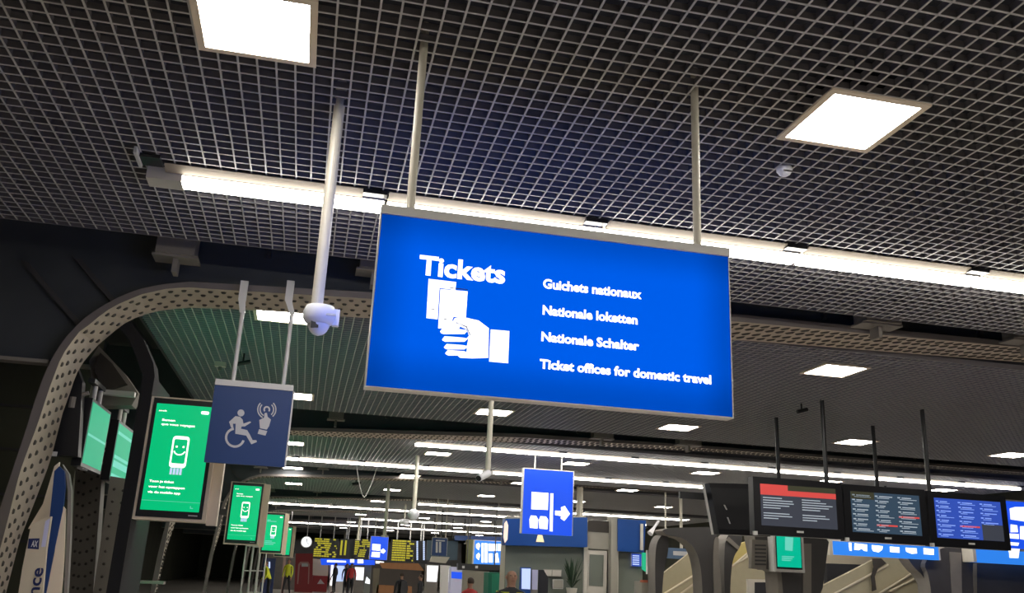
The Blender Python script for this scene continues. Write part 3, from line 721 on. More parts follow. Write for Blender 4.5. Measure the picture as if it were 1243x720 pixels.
# rear monitor turned away, seen past the left edge
rm = thing('rear_monitor', 'unlit black monitor hanging behind the left departure monitor, facing away', 'monitor', (at(885, 620, 12.9).x, 12.9, at(885, 620, 12.9).z))
MB().prism(pp([(852, 588), (925, 590), (925, 652), (864, 649)], 12.9), 12.64, 12.84).build('casing', m_black, rm)
MB().prism(pp([(852, 588), (854.5, 588), (866, 649), (863.5, 649)], 12.64), 12.62, 12.639).build('edge_trim', m_frame, rm)
MB().prism(pp([(862, 592), (922, 594), (922, 644), (871, 642)], 12.64), 12.625, 12.639).build('rear_panel', m_blackm, rm)
for a_, b_ in (((878, 613), (881, 619)), ((882, 628), (885, 636))):
    MB().prism(pp([a_, (a_[0]+1.5, a_[1]), (b_[0]+1.5, b_[1]), b_], 12.63), 12.615, 12.624).build('latch', m_frame, rm)
MB().box(at(910, 585, 12.7).x, at(922, 585, 12.7).x, 12.7, 12.74, at(915, 587, 12.7).z, at(915, 582, 12.7).z).build('junction_box', m_blackm, rm)

# ================================================================== BLUE BACKLIT SIGNS FARTHER ON
def blue_box(quad, Y, name, label, mface, depth=.15, frame=True):
    A, B, D, E_ = [at(x, y, Y) for x, y in quad]
    x0, x1, z0, z1 = (A.x+E_.x)/2, (B.x+D.x)/2, (E_.z+D.z)/2, (A.z+B.z)/2
    t = thing(name, label, 'sign', ((x0+x1)/2, Y, z0))
    MB().box(x0, x1, Y, Y+depth, z0, z1).build('light_face', mface, t)
    s = (x1-x0)*.012+.004
    if frame:
        MB().box(x0-s, x0, Y-.01, Y+depth, z0, z1+s).build('frame', m_frame, t)
        MB().box(x1, x1+s, Y-.01, Y+depth, z0, z1+s).build('frame', m_frame, t)
        MB().box(x0, x1, Y-.01, Y+depth, z1, z1+s).build('frame', m_frame, t)
    return t, (x0, x1, z0, z1)
AY = 19.1
t, (x0, x1, z0, z1) = blue_box([(636, 569), (696, 573), (694, 651), (634, 647)], AY, 'arrow_sign', 'backlit blue sign with train symbols and a white arrow pointing right', m_bglow2)
def g4(*p): return [(600+x/4.5, 560+y/4.5) for x, y in p]
YA = AY-.012
def ic(name, pts, m=m_wglow): poly_px(pts, YA, .008).build(name, m, t)
ic('square_symbol', g4((204, 168), (296, 174), (292, 266), (202, 262)))
ic('train_symbol', g4((200, 296), (228, 298), (240, 320), (236, 368), (194, 364), (192, 316)))
ic('train_symbol', g4((252, 300), (282, 302), (294, 320), (290, 372), (246, 368), (244, 320)))
ic('bar_symbol', g4((306, 176), (322, 176), (318, 384), (302, 382)))
ic('arrow_symbol', g4((332, 270), (366, 272), (364, 252), (384, 244), (413, 288), (382, 326), (362, 312), (366, 300), (332, 294)))
for xx in (x0+.25, x1-.25): MB().tube((xx, AY+.07, z1), (xx, AY+.07, CEIL), .018, 8).build('rod', m_frame, t)
t, (x0, x1, z0, z1) = blue_box([(450, 651), (471, 652), (470, 680), (449, 679)], 50, 'arrow_sign', 'small distant backlit blue arrow sign between the yellow boards', m_bglow2, .3)
def g3(*p): return [(420+x/6, 600+y/6) for x, y in p]
YA = 49.97
ic('train_symbol', g3((192, 362), (252, 366), (248, 412), (190, 408)))
ic('train_symbol', g3((190, 420), (248, 422), (244, 460), (184, 456)))
ic('arrow_symbol', g3((252, 408), (272, 396), (290, 414), (272, 434), (252, 422)))
for xx in (x0+.2, x1-.2): MB().tube((xx, 50.1, z1), (xx, 50.1, CEIL), .03, 8).build('rod', m_frame, t)
# flat dark blue sign on rods
t, (x0, x1, z0, z1) = blue_box([(525, 653), (543, 653.5), (542, 675), (524, 674)], 34, 'track_sign', 'dark blue square sign on two thin rods, far down the hall', m_flat_blue, .06)
YA = 33.985
for xa in (529, 533): ic('track_number', [(xa, 658), (xa+2.5, 658), (xa+2.3, 671), (xa-.2, 671)], m_symbol)
ic('small_caption', [(529, 655.5), (540, 656), (540, 657.4), (529, 657)], m_symbol)
for px in (529, 541): q = at(px, 650, 34.03); MB().tube((q.x, 34.03, z1), (q.x, 34.03, CEIL), .02, 8).build('rod', m_pole, t)
# directional signs
def blobs(t, Y, spec, m=m_wglow):
    for pts in spec: poly_px(pts, Y-.012, .008).build('pictogram', m, t)
t, _ = blue_box([(576, 656), (616, 658), (614, 686), (575, 685)], 44, 'direction_board', 'distant blue and white board of glowing pictograms left of the booth', m_cyan, .3)
blobs(t, 44, [[(578, 661), (581, 659), (583, 662), (581, 668), (578, 665)], [(578, 674), (581, 671), (583, 674), (581, 680), (578, 677)],
              [(584.5, 659.5), (587, 659.5), (587, 683), (584.5, 683)], [(588, 659.5), (592, 660), (592, 683), (588, 683)], [(593, 660), (603, 660.5), (603, 669), (593, 669)],
              [(604, 660.5), (612, 661), (612, 668), (604, 669)], [(593.5, 672), (598, 672), (598, 683), (593.5, 683)], [(600, 673), (604, 671), (606, 683), (600, 683)], [(608, 672), (613, 670), (613, 684), (608, 684)]])
t, _ = blue_box([(1009, 656), (1139, 665), (1140, 681), (1008, 672)], 20.5, 'platform_sign', 'long bright blue sign strip with white symbols under the departure monitors', m_cyan, .2)
def g6(*p): return [(1000+x/4.5, 560+y/4.5) for x, y in p]
blobs(t, 20.5, [g6((135, 445), (150, 446), (152, 490), (140, 488)), g6((168, 448), (236, 456), (236, 492), (220, 490), (206, 478), (190, 486), (166, 484)),
                g6((262, 458), (322, 464), (318, 484), (298, 498), (270, 492), (262, 476)), g6((360, 466), (412, 470), (412, 500), (362, 496)),
                g6((446, 472), (506, 476), (508, 504), (480, 506), (450, 494)), g6((544, 474), (600, 480), (600, 512), (546, 508))])
MB().tube((at(1080, 660, 20.6).x, 20.6, _[3]-.05), (at(1080, 660, 20.6).x, 20.6, CEIL+.1), .03, 8).build('rod', m_blackm, t)
q = at(1009, 656, 20.4); MB().box(q.x-.12, q.x-.03, 20.3, 20.7, q.z-.35, q.z+.02).build('end_frame', m_white, t)
t, _ = blue_box([(1183, 665), (1330, 676), (1330, 692), (1182, 681)], 20.5, 'platform_sign', 'bright blue sign strip at the right edge, below the blue-row monitor', m_cyan, .2)
blobs(t, 20.5, [g6((1000, 470), (1070, 476), (1062, 530), (1015, 528), (1012, 500))])
q = at(1182, 665, 20.4); MB().box(q.x-.12, q.x-.03, 20.3, 20.7, q.z-.35, q.z+.02).build('end_frame', m_white, t)
t, _ = blue_box([(1221, 608), (1330, 616), (1330, 672), (1220, 664)], 17.5, 'direction_board', 'glowing blue board with white pictograms cut by the right edge of the photo', m_bglow2, .2)
blobs(t, 17.5, [g6((1015, 258), (1044, 250), (1100, 250), (1100, 330), (1020, 318)), g6((1020, 345), (1055, 350), (1060, 388), (1020, 388)), g6((1004, 394), (1064, 398), (1064, 425), (1004, 420)), g6((1072, 355), (1100, 355), (1100, 430), (1072, 425)),
                g6((1000, 440), (1066, 446), (1060, 462), (1002, 458)), [(1250, 620), (1320, 625), (1320, 640), (1250, 636)], [(1250, 646), (1310, 650), (1310, 664), (1250, 660)]])
t, (x0, x1, z0, z1) = blue_box([(806, 664), (839, 667), (838, 680), (805, 677)], 26, 'hanging_sign', 'dull blue hanging sign above the stair between two dark columns', mat('dull_blue', (.08, .14, .24), .5), .1, False)
for px, py in ((808, 650), (826.5, 622)): q = at(px, py, 26.05); MB().tube((q.x, 26.05, z1), (q.x, 26.05, CEIL if px < 820 else CEIL), .03 if px < 820 else .05, 8).build('rod', m_pole, t)
MB().box(x0+.3, x0+1.0, 25.98, 25.999, z0+.1, z0+.22).build('faint_caption', m_symbol, t)

# ================================================================== TICKET BOOTH
BY = 22.0
bo = thing('ticket_booth', 'cream and glass ticket booth with a broad blue fascia in the middle distance', 'booth', (at(690, 700, BY).x, BY, 0))
def face(name, pts, m, Y=BY, T=.1, par=None, floor=False):
    q = pp(pts, Y)
    if floor:
        q[2] = (q[2][0], 0); q[3] = (q[3][0], 0)
    return MB().prism(q, Y, Y+T).build(name, m, par or bo)
face('fascia', [(614, 630), (713, 628), (713, 664.5), (614, 662)], m_blues, BY-.25, .25)
q0, q1 = at(614, 630, BY-.1), at(614, 662, BY-.1)
MB().lathe([(.22, 0), (.22, q0.z-q1.z)], (q0.x+.16, BY-.03, q1.z), 20).build('rounded_corner', m_blues, bo, smooth=True)
face('front_glass', [(614, 662), (709, 664), (709, 720), (614, 718)], m_glass, BY+.02, .05, floor=True)
face('upper_panel', [(713, 640), (742, 641), (742, 668), (713, 666)], m_booth, BY, .1)
face('vent_panel', [(714, 632), (740, 633), (740, 647), (714, 645)], m_rivet, BY-.02, .015)
face('pier', [(742, 627), (750, 628), (750, 720), (742, 720)], m_booth, BY-.2, .3, floor=True)
face('door_post', [(709, 664), (714, 664), (712, 720), (709, 720)], m_white, BY-.05, .12, floor=True)
dr = face('booth_door', [(714, 668), (737, 669), (735, 720), (713, 720)], m_white, BY-.02, .06, floor=True)
face('door_pane', [(716, 673), (733, 674), (732, 712), (715, 711)], m_glass, BY-.035, .014, par=dr)
face('fascia', [(750, 630), (784, 632), (782, 671), (750, 669)], m_blues, BY-.25, .25)
face('side_glass', [(750, 669), (780, 671), (778, 720), (749, 720)], m_glass, BY+.02, .05, floor=True)
face('corner_post', [(748, 669), (751, 669), (750, 720), (747, 720)], m_white, BY-.04, .06, floor=True)
# roof and back so the booth is a body
X0, X1 = at(614, 640, BY).x, at(784, 640, BY).x; ZT = at(700, 629, BY).z
MB().box(X0+.05, X1-.05, BY+.11, BY+.7, 0, ZT-.05).build('body', m_booth, bo)
# emblem on the fascia
e = poly_px(g4((238, 402), (262, 404), (272, 442), (228, 440)), BY-.26, .004).build('emblem', mat('warm_glow', (.5, .4, .2), .5, noise=0, emit=(.9, .7, .4), es=1), bo)
v0 = at(780, 636, BY-.3); MB().box(v0.x-.05, v0.x+.02, BY-.3, BY-.251, at(780, 668, BY-.3).z, v0.z).build('corner_gleam_strip', m_white, bo)
# what stands behind the booth glass, in front of it for the viewer
def small(name, label, cat, quad, Y, T, m, group=None):
    q = [at(x, y, Y) for x, y in quad]; c_ = sum(q, Vector())/4
    o = MB().prism([(v.x, v.z) for v in q], Y, Y+T).build(name, m, origin=(c_.x, Y, c_.z)); tag(o, label, cat, group); return o
def g4b(*p): return [(600+x/6.54, 610+y/6.54) for x, y in p]
def panelled(name, label, cat, quad, Y, T, m, parts, floor=False, hang=False):
    q = [at(x, y, Y) for x, y in quad]; c_ = sum(q, Vector())/4
    if floor: q[2] = Vector((q[2].x, Y, 0)); q[3] = Vector((q[3].x, Y, 0))
    t = thing(name, label, cat, (c_.x, Y, 0 if floor else c_.z))
    MB().prism([(v.x, v.z) for v in q], Y, Y+T).build('body', m, t)
    if hang:
        zt = max(v.z for v in q); xa, xb = min(v.x for v in q), max(v.x for v in q)
        for u in ((.5,) if xb-xa < 1 else (.2, .8)):
            xx = xa+(xb-xa)*u; MB().tube((xx, Y+T/2, zt-.1), (xx, Y+T/2, CEIL-.002), .025, 8).build('rod', m_dsteel, t)
    for pn, pq, pm in parts: poly_px(pq, Y-.002, .012).build(pn, pm, t)
    return t
panelled('ticket_poster', 'tall white lilac backlit poster stand in front of the booth, right of the bald man', 'poster', g4b((212, 515), (292, 517), (288, 700), (210, 696)), 21.4, .12, m_blues, [('sheet', g4b((218, 524), (288, 526), (284, 690), (216, 686)), m_pale)], True)
panelled('ticket_poster', 'narrower grey lilac poster stand in front of the booth glass', 'poster', g4b((296, 530), (350, 532), (346, 700), (294, 698)), 21.5, .12, m_gsteel, [('sheet', g4b((300, 534), (346, 536), (342, 694), (298, 692)), m_lilac)], True)
panelled('counter_window', 'pale counter window with blinds inside the booth', 'window', g4b((392, 530), (536, 534), (532, 590), (392, 586)), 21.95, .03, m_booth, [('blind', g4b((398, 536), (455, 537), (452, 584), (398, 582)), m_white), ('blind', g4b((462, 538), (530, 540), (528, 586), (460, 584)), m_white)])
panelled('desk_monitor', 'small pale screen standing on the booth counter', 'monitor', g4b((468, 612), (548, 612), (546, 688), (466, 686)), 21.8, .08, m_frame, [('display', g4b((472, 616), (544, 616), (542, 682), (470, 680)), m_booth)])
panelled('dark_cupboard', 'dark cupboard inside the booth left of the counter screen', 'cupboard', g4b((352, 536), (392, 536), (430, 600), (425, 720), (350, 720)), 21.85, .08, m_dark, [])
def plant(px, Y, label):
    q = at(*px, Y); t = thing('potted_plant', label, 'plant', (q.x, Y, 1.1))
    MB().lathe([(.10, 0), (.14, .22)], (q.x, Y, 1.1), 12).build('pot', m_white, t)
    mb = MB()
    for k in range(26):
        a = random.uniform(0, 6.28); r_ = random.uniform(.1, .3); z = random.uniform(.2, .75)
        p_ = Vector((q.x, Y, 1.3)); e_ = Vector((q.x+r_*math.cos(a), Y+r_*math.sin(a), 1.3+z)); s = Vector((-math.sin(a), math.cos(a), 0))*.035
        mid = p_.lerp(e_, .6)+Vector((0, 0, .05)); mb.quad(p_, mid-s, e_, mid+s)
    mb.build('leaves', mat('leaf', (.02, .05, .02), .6), t)
plant((694, 712), 21.7, 'small dark green plant behind the booth glass')
t, _ = blue_box([(767, 672), (779, 673), (778, 688), (766, 687)], 21.93, 'notice_screen', 'small blue screen of white lines on the right corner of the booth', m_scrb, .06)
mb = MB(); q = [at(768, 674+2.6*k, 21.92) for k in range(5)]
for v in q: mb.box(v.x, v.x+.17, 21.915, 21.929, v.z-.025, v.z)
mb.build('text_rows', m_pale, t)
panelled('green_edge_screen', 'slim mint screen seen edge-on beside the booth corner', 'screen', [(780, 671), (784, 671), (784, 694), (780, 691)], 21.94, .07, m_mint, [('frame_edge', [(784, 668), (786, 668), (786, 697), (784, 697)], m_frame)])

# ================================================================== PORTAL COLUMNS AND STAIRS ON THE RIGHT
KY = 17.2
def chaikin(p, n=2):
    if len(p) < 6: return p
    for _k in range(n):
        o = []
        for i_ in range(len(p)):
            a, b = p[i_], p[(i_+1) % len(p)]
            o += [(a[0]*.75+b[0]*.25, a[1]*.75+b[1]*.25), (a[0]*.25+b[0]*.75, a[1]*.25+b[1]*.75)]
        p = o
    return p
def column(pts, label, Y=KY, T=.5, trims=()):
    pts = chaikin(pts); trims = [chaikin(t_) for t_ in trims]
    q = [at(x, y, Y) for x, y in pts]
    P = [(v.x, 0.0 if v.z < 1.2 else v.z) for v in q]
    cx_ = sum(p_[0] for p_ in P)/len(P)
    t = thing('portal_column', label, 'column', (cx_, Y+T/2, 0), 'dark portal columns on the right')
    wb = MB().prism(P, Y, Y+T); wb.mi[2:] = [1]*(len(wb.mi)-2); wb.build('web', [m_dsteel, m_gsteel], t)
    for k, tr in enumerate(trims):
        q = [at(x, y, Y-.03) for x, y in tr]
        MB().prism([(v.x, 0.0 if v.z < 1.2 else v.z) for v in q], Y-.03, Y+T+.03).build('flange', m_gsteel, t)
    return t
column([(852, 640), (866, 640), (873, 655), (868, 690), (869, 735), (853, 735), (852, 700), (849, 680), (844, 667), (836, 658), (826, 652), (808, 650), (802, 641)],
       'dark column stem with curved heads left of the hanging monitors', 19.5, .5,
       [[(866, 655), (873, 650), (872, 672), (875, 700), (876, 735), (868, 735), (866, 700)]])
column([(796, 664), (800, 653), (806, 648), (812, 652), (811, 672), (808, 682), (805, 700), (803, 735), (796, 735), (795, 690)],
       'dark arched column end right of the booth', 19.8, .45)
column([(880, 653), (890, 646), (902, 648), (899, 664), (890, 676), (887, 700), (886, 735), (880, 735), (879, 690)],
       'dark arched column right of the central stem', 19.8, .5, [[(885, 652), (898, 664), (896, 668), (882, 656)]])
column([(914, 640), (1008, 645), (1003, 680), (996, 735), (944, 735), (946, 692), (926, 692), (919, 668)],
       'broad grey brown column carrying the small teal screen', 18.6, .5,
       [[(943, 690), (948, 690), (955, 735), (949, 735)], [(975, 660), (985, 660), (985, 735), (975, 735)]])
column([(1146, 662), (1184, 664), (1180, 690), (1183, 735), (1132, 735), (1128, 700), (1120, 682)], 'dark column between the two bright blue sign strips', 20.72, .5,
       [[(1153, 670), (1167, 671), (1168, 735), (1157, 735)]])
column([(1098, 672), (1140, 676), (1148, 735), (1136, 735), (1122, 700), (1110, 690)], 'dark sloping brace column under the long blue sign strip', 20.9, .4)
column([(1186, 684), (1300, 688), (1300, 735), (1186, 735)], 'black bulky cabinet column at the right edge below the blue sign strip', 20.9, .4)
gp = thing('grey_cabinet', 'grey louvred cabinet on the broad column, left of the teal screen', 'cabinet', (at(925, 670, 18.5).x, 18.45, at(925, 690, 18.5).z))
MB().prism(pp([(913, 655), (932, 656), (930, 692), (912, 690)], 18.45), 18.45, 18.58).build('body', m_gsteel, gp)
for k in range(6): MB().prism(pp([(917, 661+4.6*k), (930, 661.4+4.6*k), (930, 663.4+4.6*k), (917, 663+4.6*k)], 18.43), 18.43, 18.449).build('louvre', m_dsteel, gp)
# teal screen on the column
TY = 18.2
A, D = at(941, 651, TY), at(974, 692, TY)
tq = thing('portrait_screen', 'small teal portrait screen under the departure monitors, on the broad column', 'screen', ((A.x+D.x)/2, TY, D.z))
MB().box(A.x-.05, D.x+.06, TY, TY+.25, D.z-.06, D.z+1.0).build('housing', m_frame, tq)
MB().box(A.x, D.x, TY-.01, TY-.001, D.z, D.z+.96).build('bezel', m_black, tq)
MB().box(A.x+.02, D.x-.02, TY-.013, TY-.0105, D.z+.04, D.z+.94).build('display', m_green2, tq)
poly_px([(953, 652), (963, 652.6), (962, 669), (953, 668)], TY-.014, .003).build('phone_symbol', m_mint2, tq)
for k in range(3): poly_px([(949, 675+2.2*k), (964-2*k, 675.6+2.2*k), (964-2*k, 676.8+2.2*k), (949, 676.2+2.2*k)], TY-.014, .003).build('caption_line', m_mint2, tq)

def stair(pts, Y, label, rails, T=.12):
    q = [at(x, y, Y) for x, y in pts]
    P = [(v.x, v.z) for v in q]
    t = thing('stair_balustrade', label, 'stair', (sum(p_[0] for p_ in P)/len(P), Y, 0), 'cream stair balustrades')
    MB().prism(P, Y, Y+T).build('balustrade', m_cream, t)
    for r_ in rails:
        a, b = at(*r_[0], Y-.05), at(*r_[1], Y-.05); MB().tube(a, b, .03, 8).build('handrail', m_poster, t)
    return t
stair([(782, 720), (800, 700), (842, 668), (860, 655), (860, 760), (782, 760)], 23.5, 'cream stair side rising behind the left dark column', [((805, 722), (845, 697)), ((825, 722), (848, 705))])
stair([(886, 690), (912, 672), (940, 655), (1000, 655), (1000, 760), (886, 760)], 23.5, 'cream stair wall behind the louvred cabinet', [((887, 688), (911, 674)), ((893, 684), (912, 668))])
stair([(978, 722), (1060, 680), (1098, 672), (1120, 720), (1120, 760), (978, 760)], 22.6, 'cream stair side sloping up behind the long blue sign strip', [((1000, 728), (1078, 686)), ((1080, 718), (1116, 700)), ((1062, 724), (1114, 692))])
small('yellow_wall', 'pale yellow lit wall at the top of the stair beside the monitors', 'wall', [(886, 664), (915, 655), (915, 690), (886, 690)], 25.5, .2, mat('yellow_wall', (.55, .45, .16), .6))
small('yellow_wall', 'pale lit wall strip between the long blue sign and the stair', 'wall', [(1004, 672), (1100, 679), (1100, 692), (1004, 684)], 25.2, .2, m_poster)
db = panelled('dark_opening', 'dark recess beside the stair under the long blue sign strip', 'opening', [(1004, 684), (1060, 686), (1050, 735), (1004, 735)], 23.8, .3, m_dark, [], True)
o = small('vine_ornament', 'dark twisted stain-like ornament on the cream stair side', 'ornament', [(1059, 678), (1070, 678), (1076, 684), (1066, 690), (1062, 700), (1064, 716), (1059, 718), (1058, 700), (1061, 688)], 22.47, .03, m_rivet)
rb_ = panelled('orange_topped_bin', 'pale box with an orange rim right of the booth', 'bin', [(779, 706), (795, 706), (795, 722), (778, 722)], 20.5, .5, m_booth, [('rim', [(777, 704), (797, 705), (797, 708), (777, 707)], mat('salmon', (.55, .15, .08), .5))], True)
pd = panelled('passage_door', 'pale framed dark doorway under the grey louvred cabinet', 'door', [(908, 703), (938, 704), (938, 740), (908, 740)], 21.0, .1, m_white, [('opening', [(916, 707), (932, 707), (932, 722), (916, 722)], m_dark)], True)
sp_ = thing('corner_lamp', 'small white floodlight on the dark column head right of the booth', 'lamp', at(789, 648, 19.6))
q = at(789, 648, 19.6); MB().tube((q.x, 19.6, q.z), (q.x+.12, 19.65, q.z+.14), .07, 10, .03).build('head', m_plast, sp_)
MB().tube((q.x+.12, 19.65, q.z+.14), (q.x+.25, 19.7, q.z+.3), .03, 8).build('arm', m_plast, sp_)

# ================================================================== FAR END OF THE HALL
def rod_down(px, y0, y1, r, head, label, m=m_pole):
    """a rod from the ceiling at (px, y0) down to pixel row y1"""
    p = atz(px, y0, CEIL); q = at(px-(y1-y0)*.05, y1, p.y)
    t = thing('hanging_camera' if head else 'ceiling_pole', label, 'camera' if head else 'pole', (q.x, p.y, q.z), None)
    MB().tube((q.x, p.y, q.z), (q.x, p.y, CEIL+.1), r, 10).build('pole', m, t)
    if head: MB().lathe([(.05*head, .12), (.12*head, .08), (.14*head, 0), (.09*head, -.10), (.02, -.14)], (q.x, p.y, q.z-.05), 14).build('head', m_plast, t, smooth=True)
    else: MB().lathe([(r*2, 0), (r*2, .05)], (q.x, p.y, q.z-.03), 10).build('foot', m, t)
    return t
rod_down(505.5, 553, 622, .05, 1.0, 'dome camera on a cream pole in the middle distance, right of the hanging wire')
rod_down(470, 588, 651, .06, 0, 'thin cream pole above the small distant arrow sign')
rod_down(436, 626, 655, .07, 0, 'short distant pole in front of the middle yellow board')
rod_down(492, 612, 632, .04, 1.6, 'small loudspeaker-like camera on a short distant rod')
rod_down(705, 594, 627, .10, 0, 'cream pole right of the arrow sign, above the booth')
rod_down(418, 646, 668, .08, 0, 'distant pole right of the left yellow board')
rod_down(568, 640, 660, .10, 0, 'distant pole left of the glowing pictogram board')
# wire loop
wr = thing('hanging_wire', 'thin wire hanging in a V from the ceiling above the hall', 'wire', atz(444, 567, CEIL))
pA, pB = atz(433, 566, CEIL), atz(459, 566, CEIL); pB.y = pA.y; lo = at(444, 604, pA.y); mb = MB(); prev = None
for k in range(13):
    u = k/12; pt = pA.lerp(pB, u); pt.z = CEIL-(CEIL-lo.z)*(1-abs(2*u-1)**1.5)
    if prev: mb.tube(prev, pt, .012, 6)
    prev = pt.copy()
mb.build('wire', m_frame, wr)

# clock
CYY = 52; q = at(372, 658, CYY)
ck = thing('station_clock', 'round white station clock beside the red kiosk', 'clock', q)
mb = MB(); P = [(q.x+.27*math.cos(k*math.pi/12), q.z+.27*math.sin(k*math.pi/12)) for k in range(24)]
MB().prism(P, CYY, CYY+.12).build('dial', m_lbox, ck)
mb = MB(); P = [(q.x+.31*math.cos(k*math.pi/12), q.z+.31*math.sin(k*math.pi/12)) for k in range(24)]
MB().prism(P, CYY+.02, CYY+.11).build('rim', m_frame, ck)
MB().prism([(q.x-.02, q.z-.02), (q.x+.02, q.z), (q.x+.03, q.z+.2), (q.x, q.z+.2)], CYY-.02, CYY-.01).build('hand', m_black, ck)
MB().prism([(q.x-.02, q.z), (q.x, q.z-.03), (q.x+.14, q.z-.12), (q.x+.15, q.z-.09)], CYY-.02, CYY-.01).build('hand', m_black, ck)
MB().tube((q.x, CYY+.06, q.z+.3), (q.x, CYY+.06, CEIL), .03, 8).build('rod', m_frame, ck)
# led boards
def led_board(quad, Y, label, cols, seed):
    q = [at(x, y, Y) for x, y in quad]; x0, x1 = (q[0].x+q[3].x)/2, (q[1].x+q[2].x)/2; z0, z1 = (q[2].z+q[3].z)/2, (q[0].z+q[1].z)/2
    t = thing('departure_board', label, 'board', ((x0+x1)/2, Y, z0), 'yellow lettered departure boards')
    MB().box(x0, x1, Y, Y+.2, z0, z1).build('casing', m_blackm, t)
    random.seed(seed); mb = MB(); n = 9; H = (z1-z0)/n
    for k in range(n):
        for u0, u1 in cols:
            u = u0
            while u < u1:
                l = random.uniform(.05, .14); e_ = min(u+l, u1)
                if u1 < .85 or random.random() < .75-.35*(u > .6): mb.box(x0+(x1-x0)*u, x0+(x1-x0)*e_, Y-.02, Y-.001, z1-H*(k+.85), z1-H*(k+.2))
                u = e_+.012
    if mb.v: stuff(mb.build('led_rows', m_yel, t))
    for xx in (x0+.3, x1-.3): MB().tube((xx, Y+.1, z1), (xx, Y+.1, CEIL), .03, 8).build('rod', m_frame, t)
    return t
led_board([(381, 653), (411, 654), (410, 677), (380, 676)], 51.6, 'yellow lettered board right of the station clock', ((.03, .95),), 3)
led_board([(430, 654), (452, 655), (451, 677), (429, 676)], 51.6, 'yellow lettered board left of the distant arrow sign', ((.05, .95),), 4)
led_board([(475, 655), (504, 656), (503, 682), (474, 681)], 51.5, 'yellow lettered board right of the distant arrow sign', ((.05, .62), (.66, .95)), 5)
t = led_board([(504, 656), (520, 657), (519, 684), (503, 684)], 51.7, 'dark teal board with two thin columns of small white marks', (), 6)
mb = MB()
for px in (506.5, 514.5):
    for k in range(9): v = at(px, 658+2.6*k, 51.6); mb.box(v.x-.03, v.x+.05, 51.62, 51.70, v.z-.05, v.z+.05)
stuff(mb.build('white_marks', m_pale, t))
t = led_board([(413, 654), (429, 655), (428, 676), (412, 676)], 51.9, 'dark board with pale vertical strips between two yellow boards', (), 7)
mb = MB()
for px in (414, 419):
    v, v2 = at(px, 656, 51.9), at(px, 674, 51.9); mb.box(v.x, v.x+.10, 51.86, 51.899, v2.z, v.z)
mb.build('pale_strips', m_yel, t)
panelled('olive_strip_board', 'narrow olive vertical board left of the glowing pictogram board', 'board', [(567, 655), (575, 655), (574, 686), (566, 686)], 45.7, .2, mat('olive', (.20, .20, .07), .6), [], hang=True)
panelled('blue_header', 'long dark blue header above the glowing pictogram board', 'sign', [(552, 650), (612, 652), (612, 657), (552, 656)], 46.4, .2, m_blues, [], hang=True)
panelled('teal_board', 'teal grey board behind the dark blue track sign', 'board', [(519, 656), (556, 657), (555, 680), (518, 680)], 47.2, .2, mat('teal_board', (.06, .10, .13), .5), [], hang=True)
panelled('pale_underboard', 'pale greenish notice strip just under the dark blue track sign', 'board', [(524, 675.5), (546, 676.5), (541, 684), (522, 682)], 40, .2, m_booth, [], hang=True)
# red kiosk
panelled('red_kiosk', 'red kiosk front with a pale arch outline under the station clock', 'kiosk', [(359, 672), (380, 672), (380, 711), (358, 711)], 56, 1.5, m_red,
         [('arch_line', [(362, 685), (364.5, 682), (374, 682), (376, 685), (375, 709), (373.6, 709), (374.4, 687), (373, 684), (366, 684), (364, 687), (362, 709), (360.6, 709)], mat('pink', (.45, .22, .2), .5)),
          ('caption', [(366, 684), (374, 684), (374, 688), (366, 688)], m_symbol)], True)
panelled('red_counter', 'low red counter front right of the red kiosk', 'counter', [(380, 699), (398, 699.5), (397, 712), (379, 711)], 57.7, 1.2, m_red, [('white_triangle', [(385, 709), (389, 703), (394, 709)], m_symbol)], True)
panelled('cream_screen_wall', 'pale cream panel above the low red counter', 'panel', [(378, 678), (399, 680), (398, 700), (378, 698)], 59.6, .3, m_poster, [])
panelled('hall_monitor', 'grey hanging monitor left of the red kiosk', 'monitor', [(341, 664), (359, 666), (357, 676), (341, 675)], 48, .3, m_black, [('display', [(343, 666), (356, 667), (354, 674.5), (343, 674)], m_scr)], hang=True)
panelled('pink_post', 'pale pink post under the grey hanging monitor', 'post', [(344, 676), (347, 676), (346, 704), (343, 704)], 49, .2, mat('pinkish', (.45, .3, .25), .6), [], True)
panelled('grey_display_wall', 'grey reflective display wall behind the walking man in yellow', 'panel', [(325, 672), (362, 672), (362, 712), (325, 712)], 60, .3, m_gsteel, [], True)
panelled('blue_poster', 'dark blue poster below the farthest green screen', 'poster', [(320, 677), (335, 678), (333, 700), (318, 698)], 47.5, .2, m_ink, [('caption', [(326, 682), (328, 682), (328, 690), (326, 690)], m_pale)], True)
# glowing shop fronts
sf = panelled('shop_fascia', 'glowing royal blue shop fascia with white lettering under the yellow boards', 'sign', [(389, 678), (455, 680), (455, 686), (390, 686)], 58, .4, m_bglow2,
              [('white_letters', [(397, 680), (420, 681), (420, 683), (397, 682.5)], m_wglow), ('white_letters', [(425, 679), (430, 679), (430, 683), (425, 683)], m_wglow), ('white_letters', [(434, 679), (441, 679), (441, 684), (434, 684)], m_wglow),
               ('white_letters', [(456, 681), (466, 682), (466, 684.5), (456, 684)], m_wglow)])
panelled('shop_window', 'glowing pale blue shop window at the end of the hall', 'window', [(400, 686), (419, 686), (418, 713), (400, 713)], 58.4, .3, m_white, [('pane', [(409, 687), (418, 687), (418, 706), (408, 706)], m_pale), ('lit_edge', [(402, 686), (405, 686), (403, 711), (400.5, 711)], m_wglow)], True)
panelled('light_box_poster', 'white glowing poster box right of the distant red-clad person', 'poster', [(430, 687), (443, 688), (442, 706), (430, 705)], 55, .2, m_gsteel, [('sheet', [(431, 688.5), (442, 689), (441, 704.5), (431, 704)], m_lbox)], True)
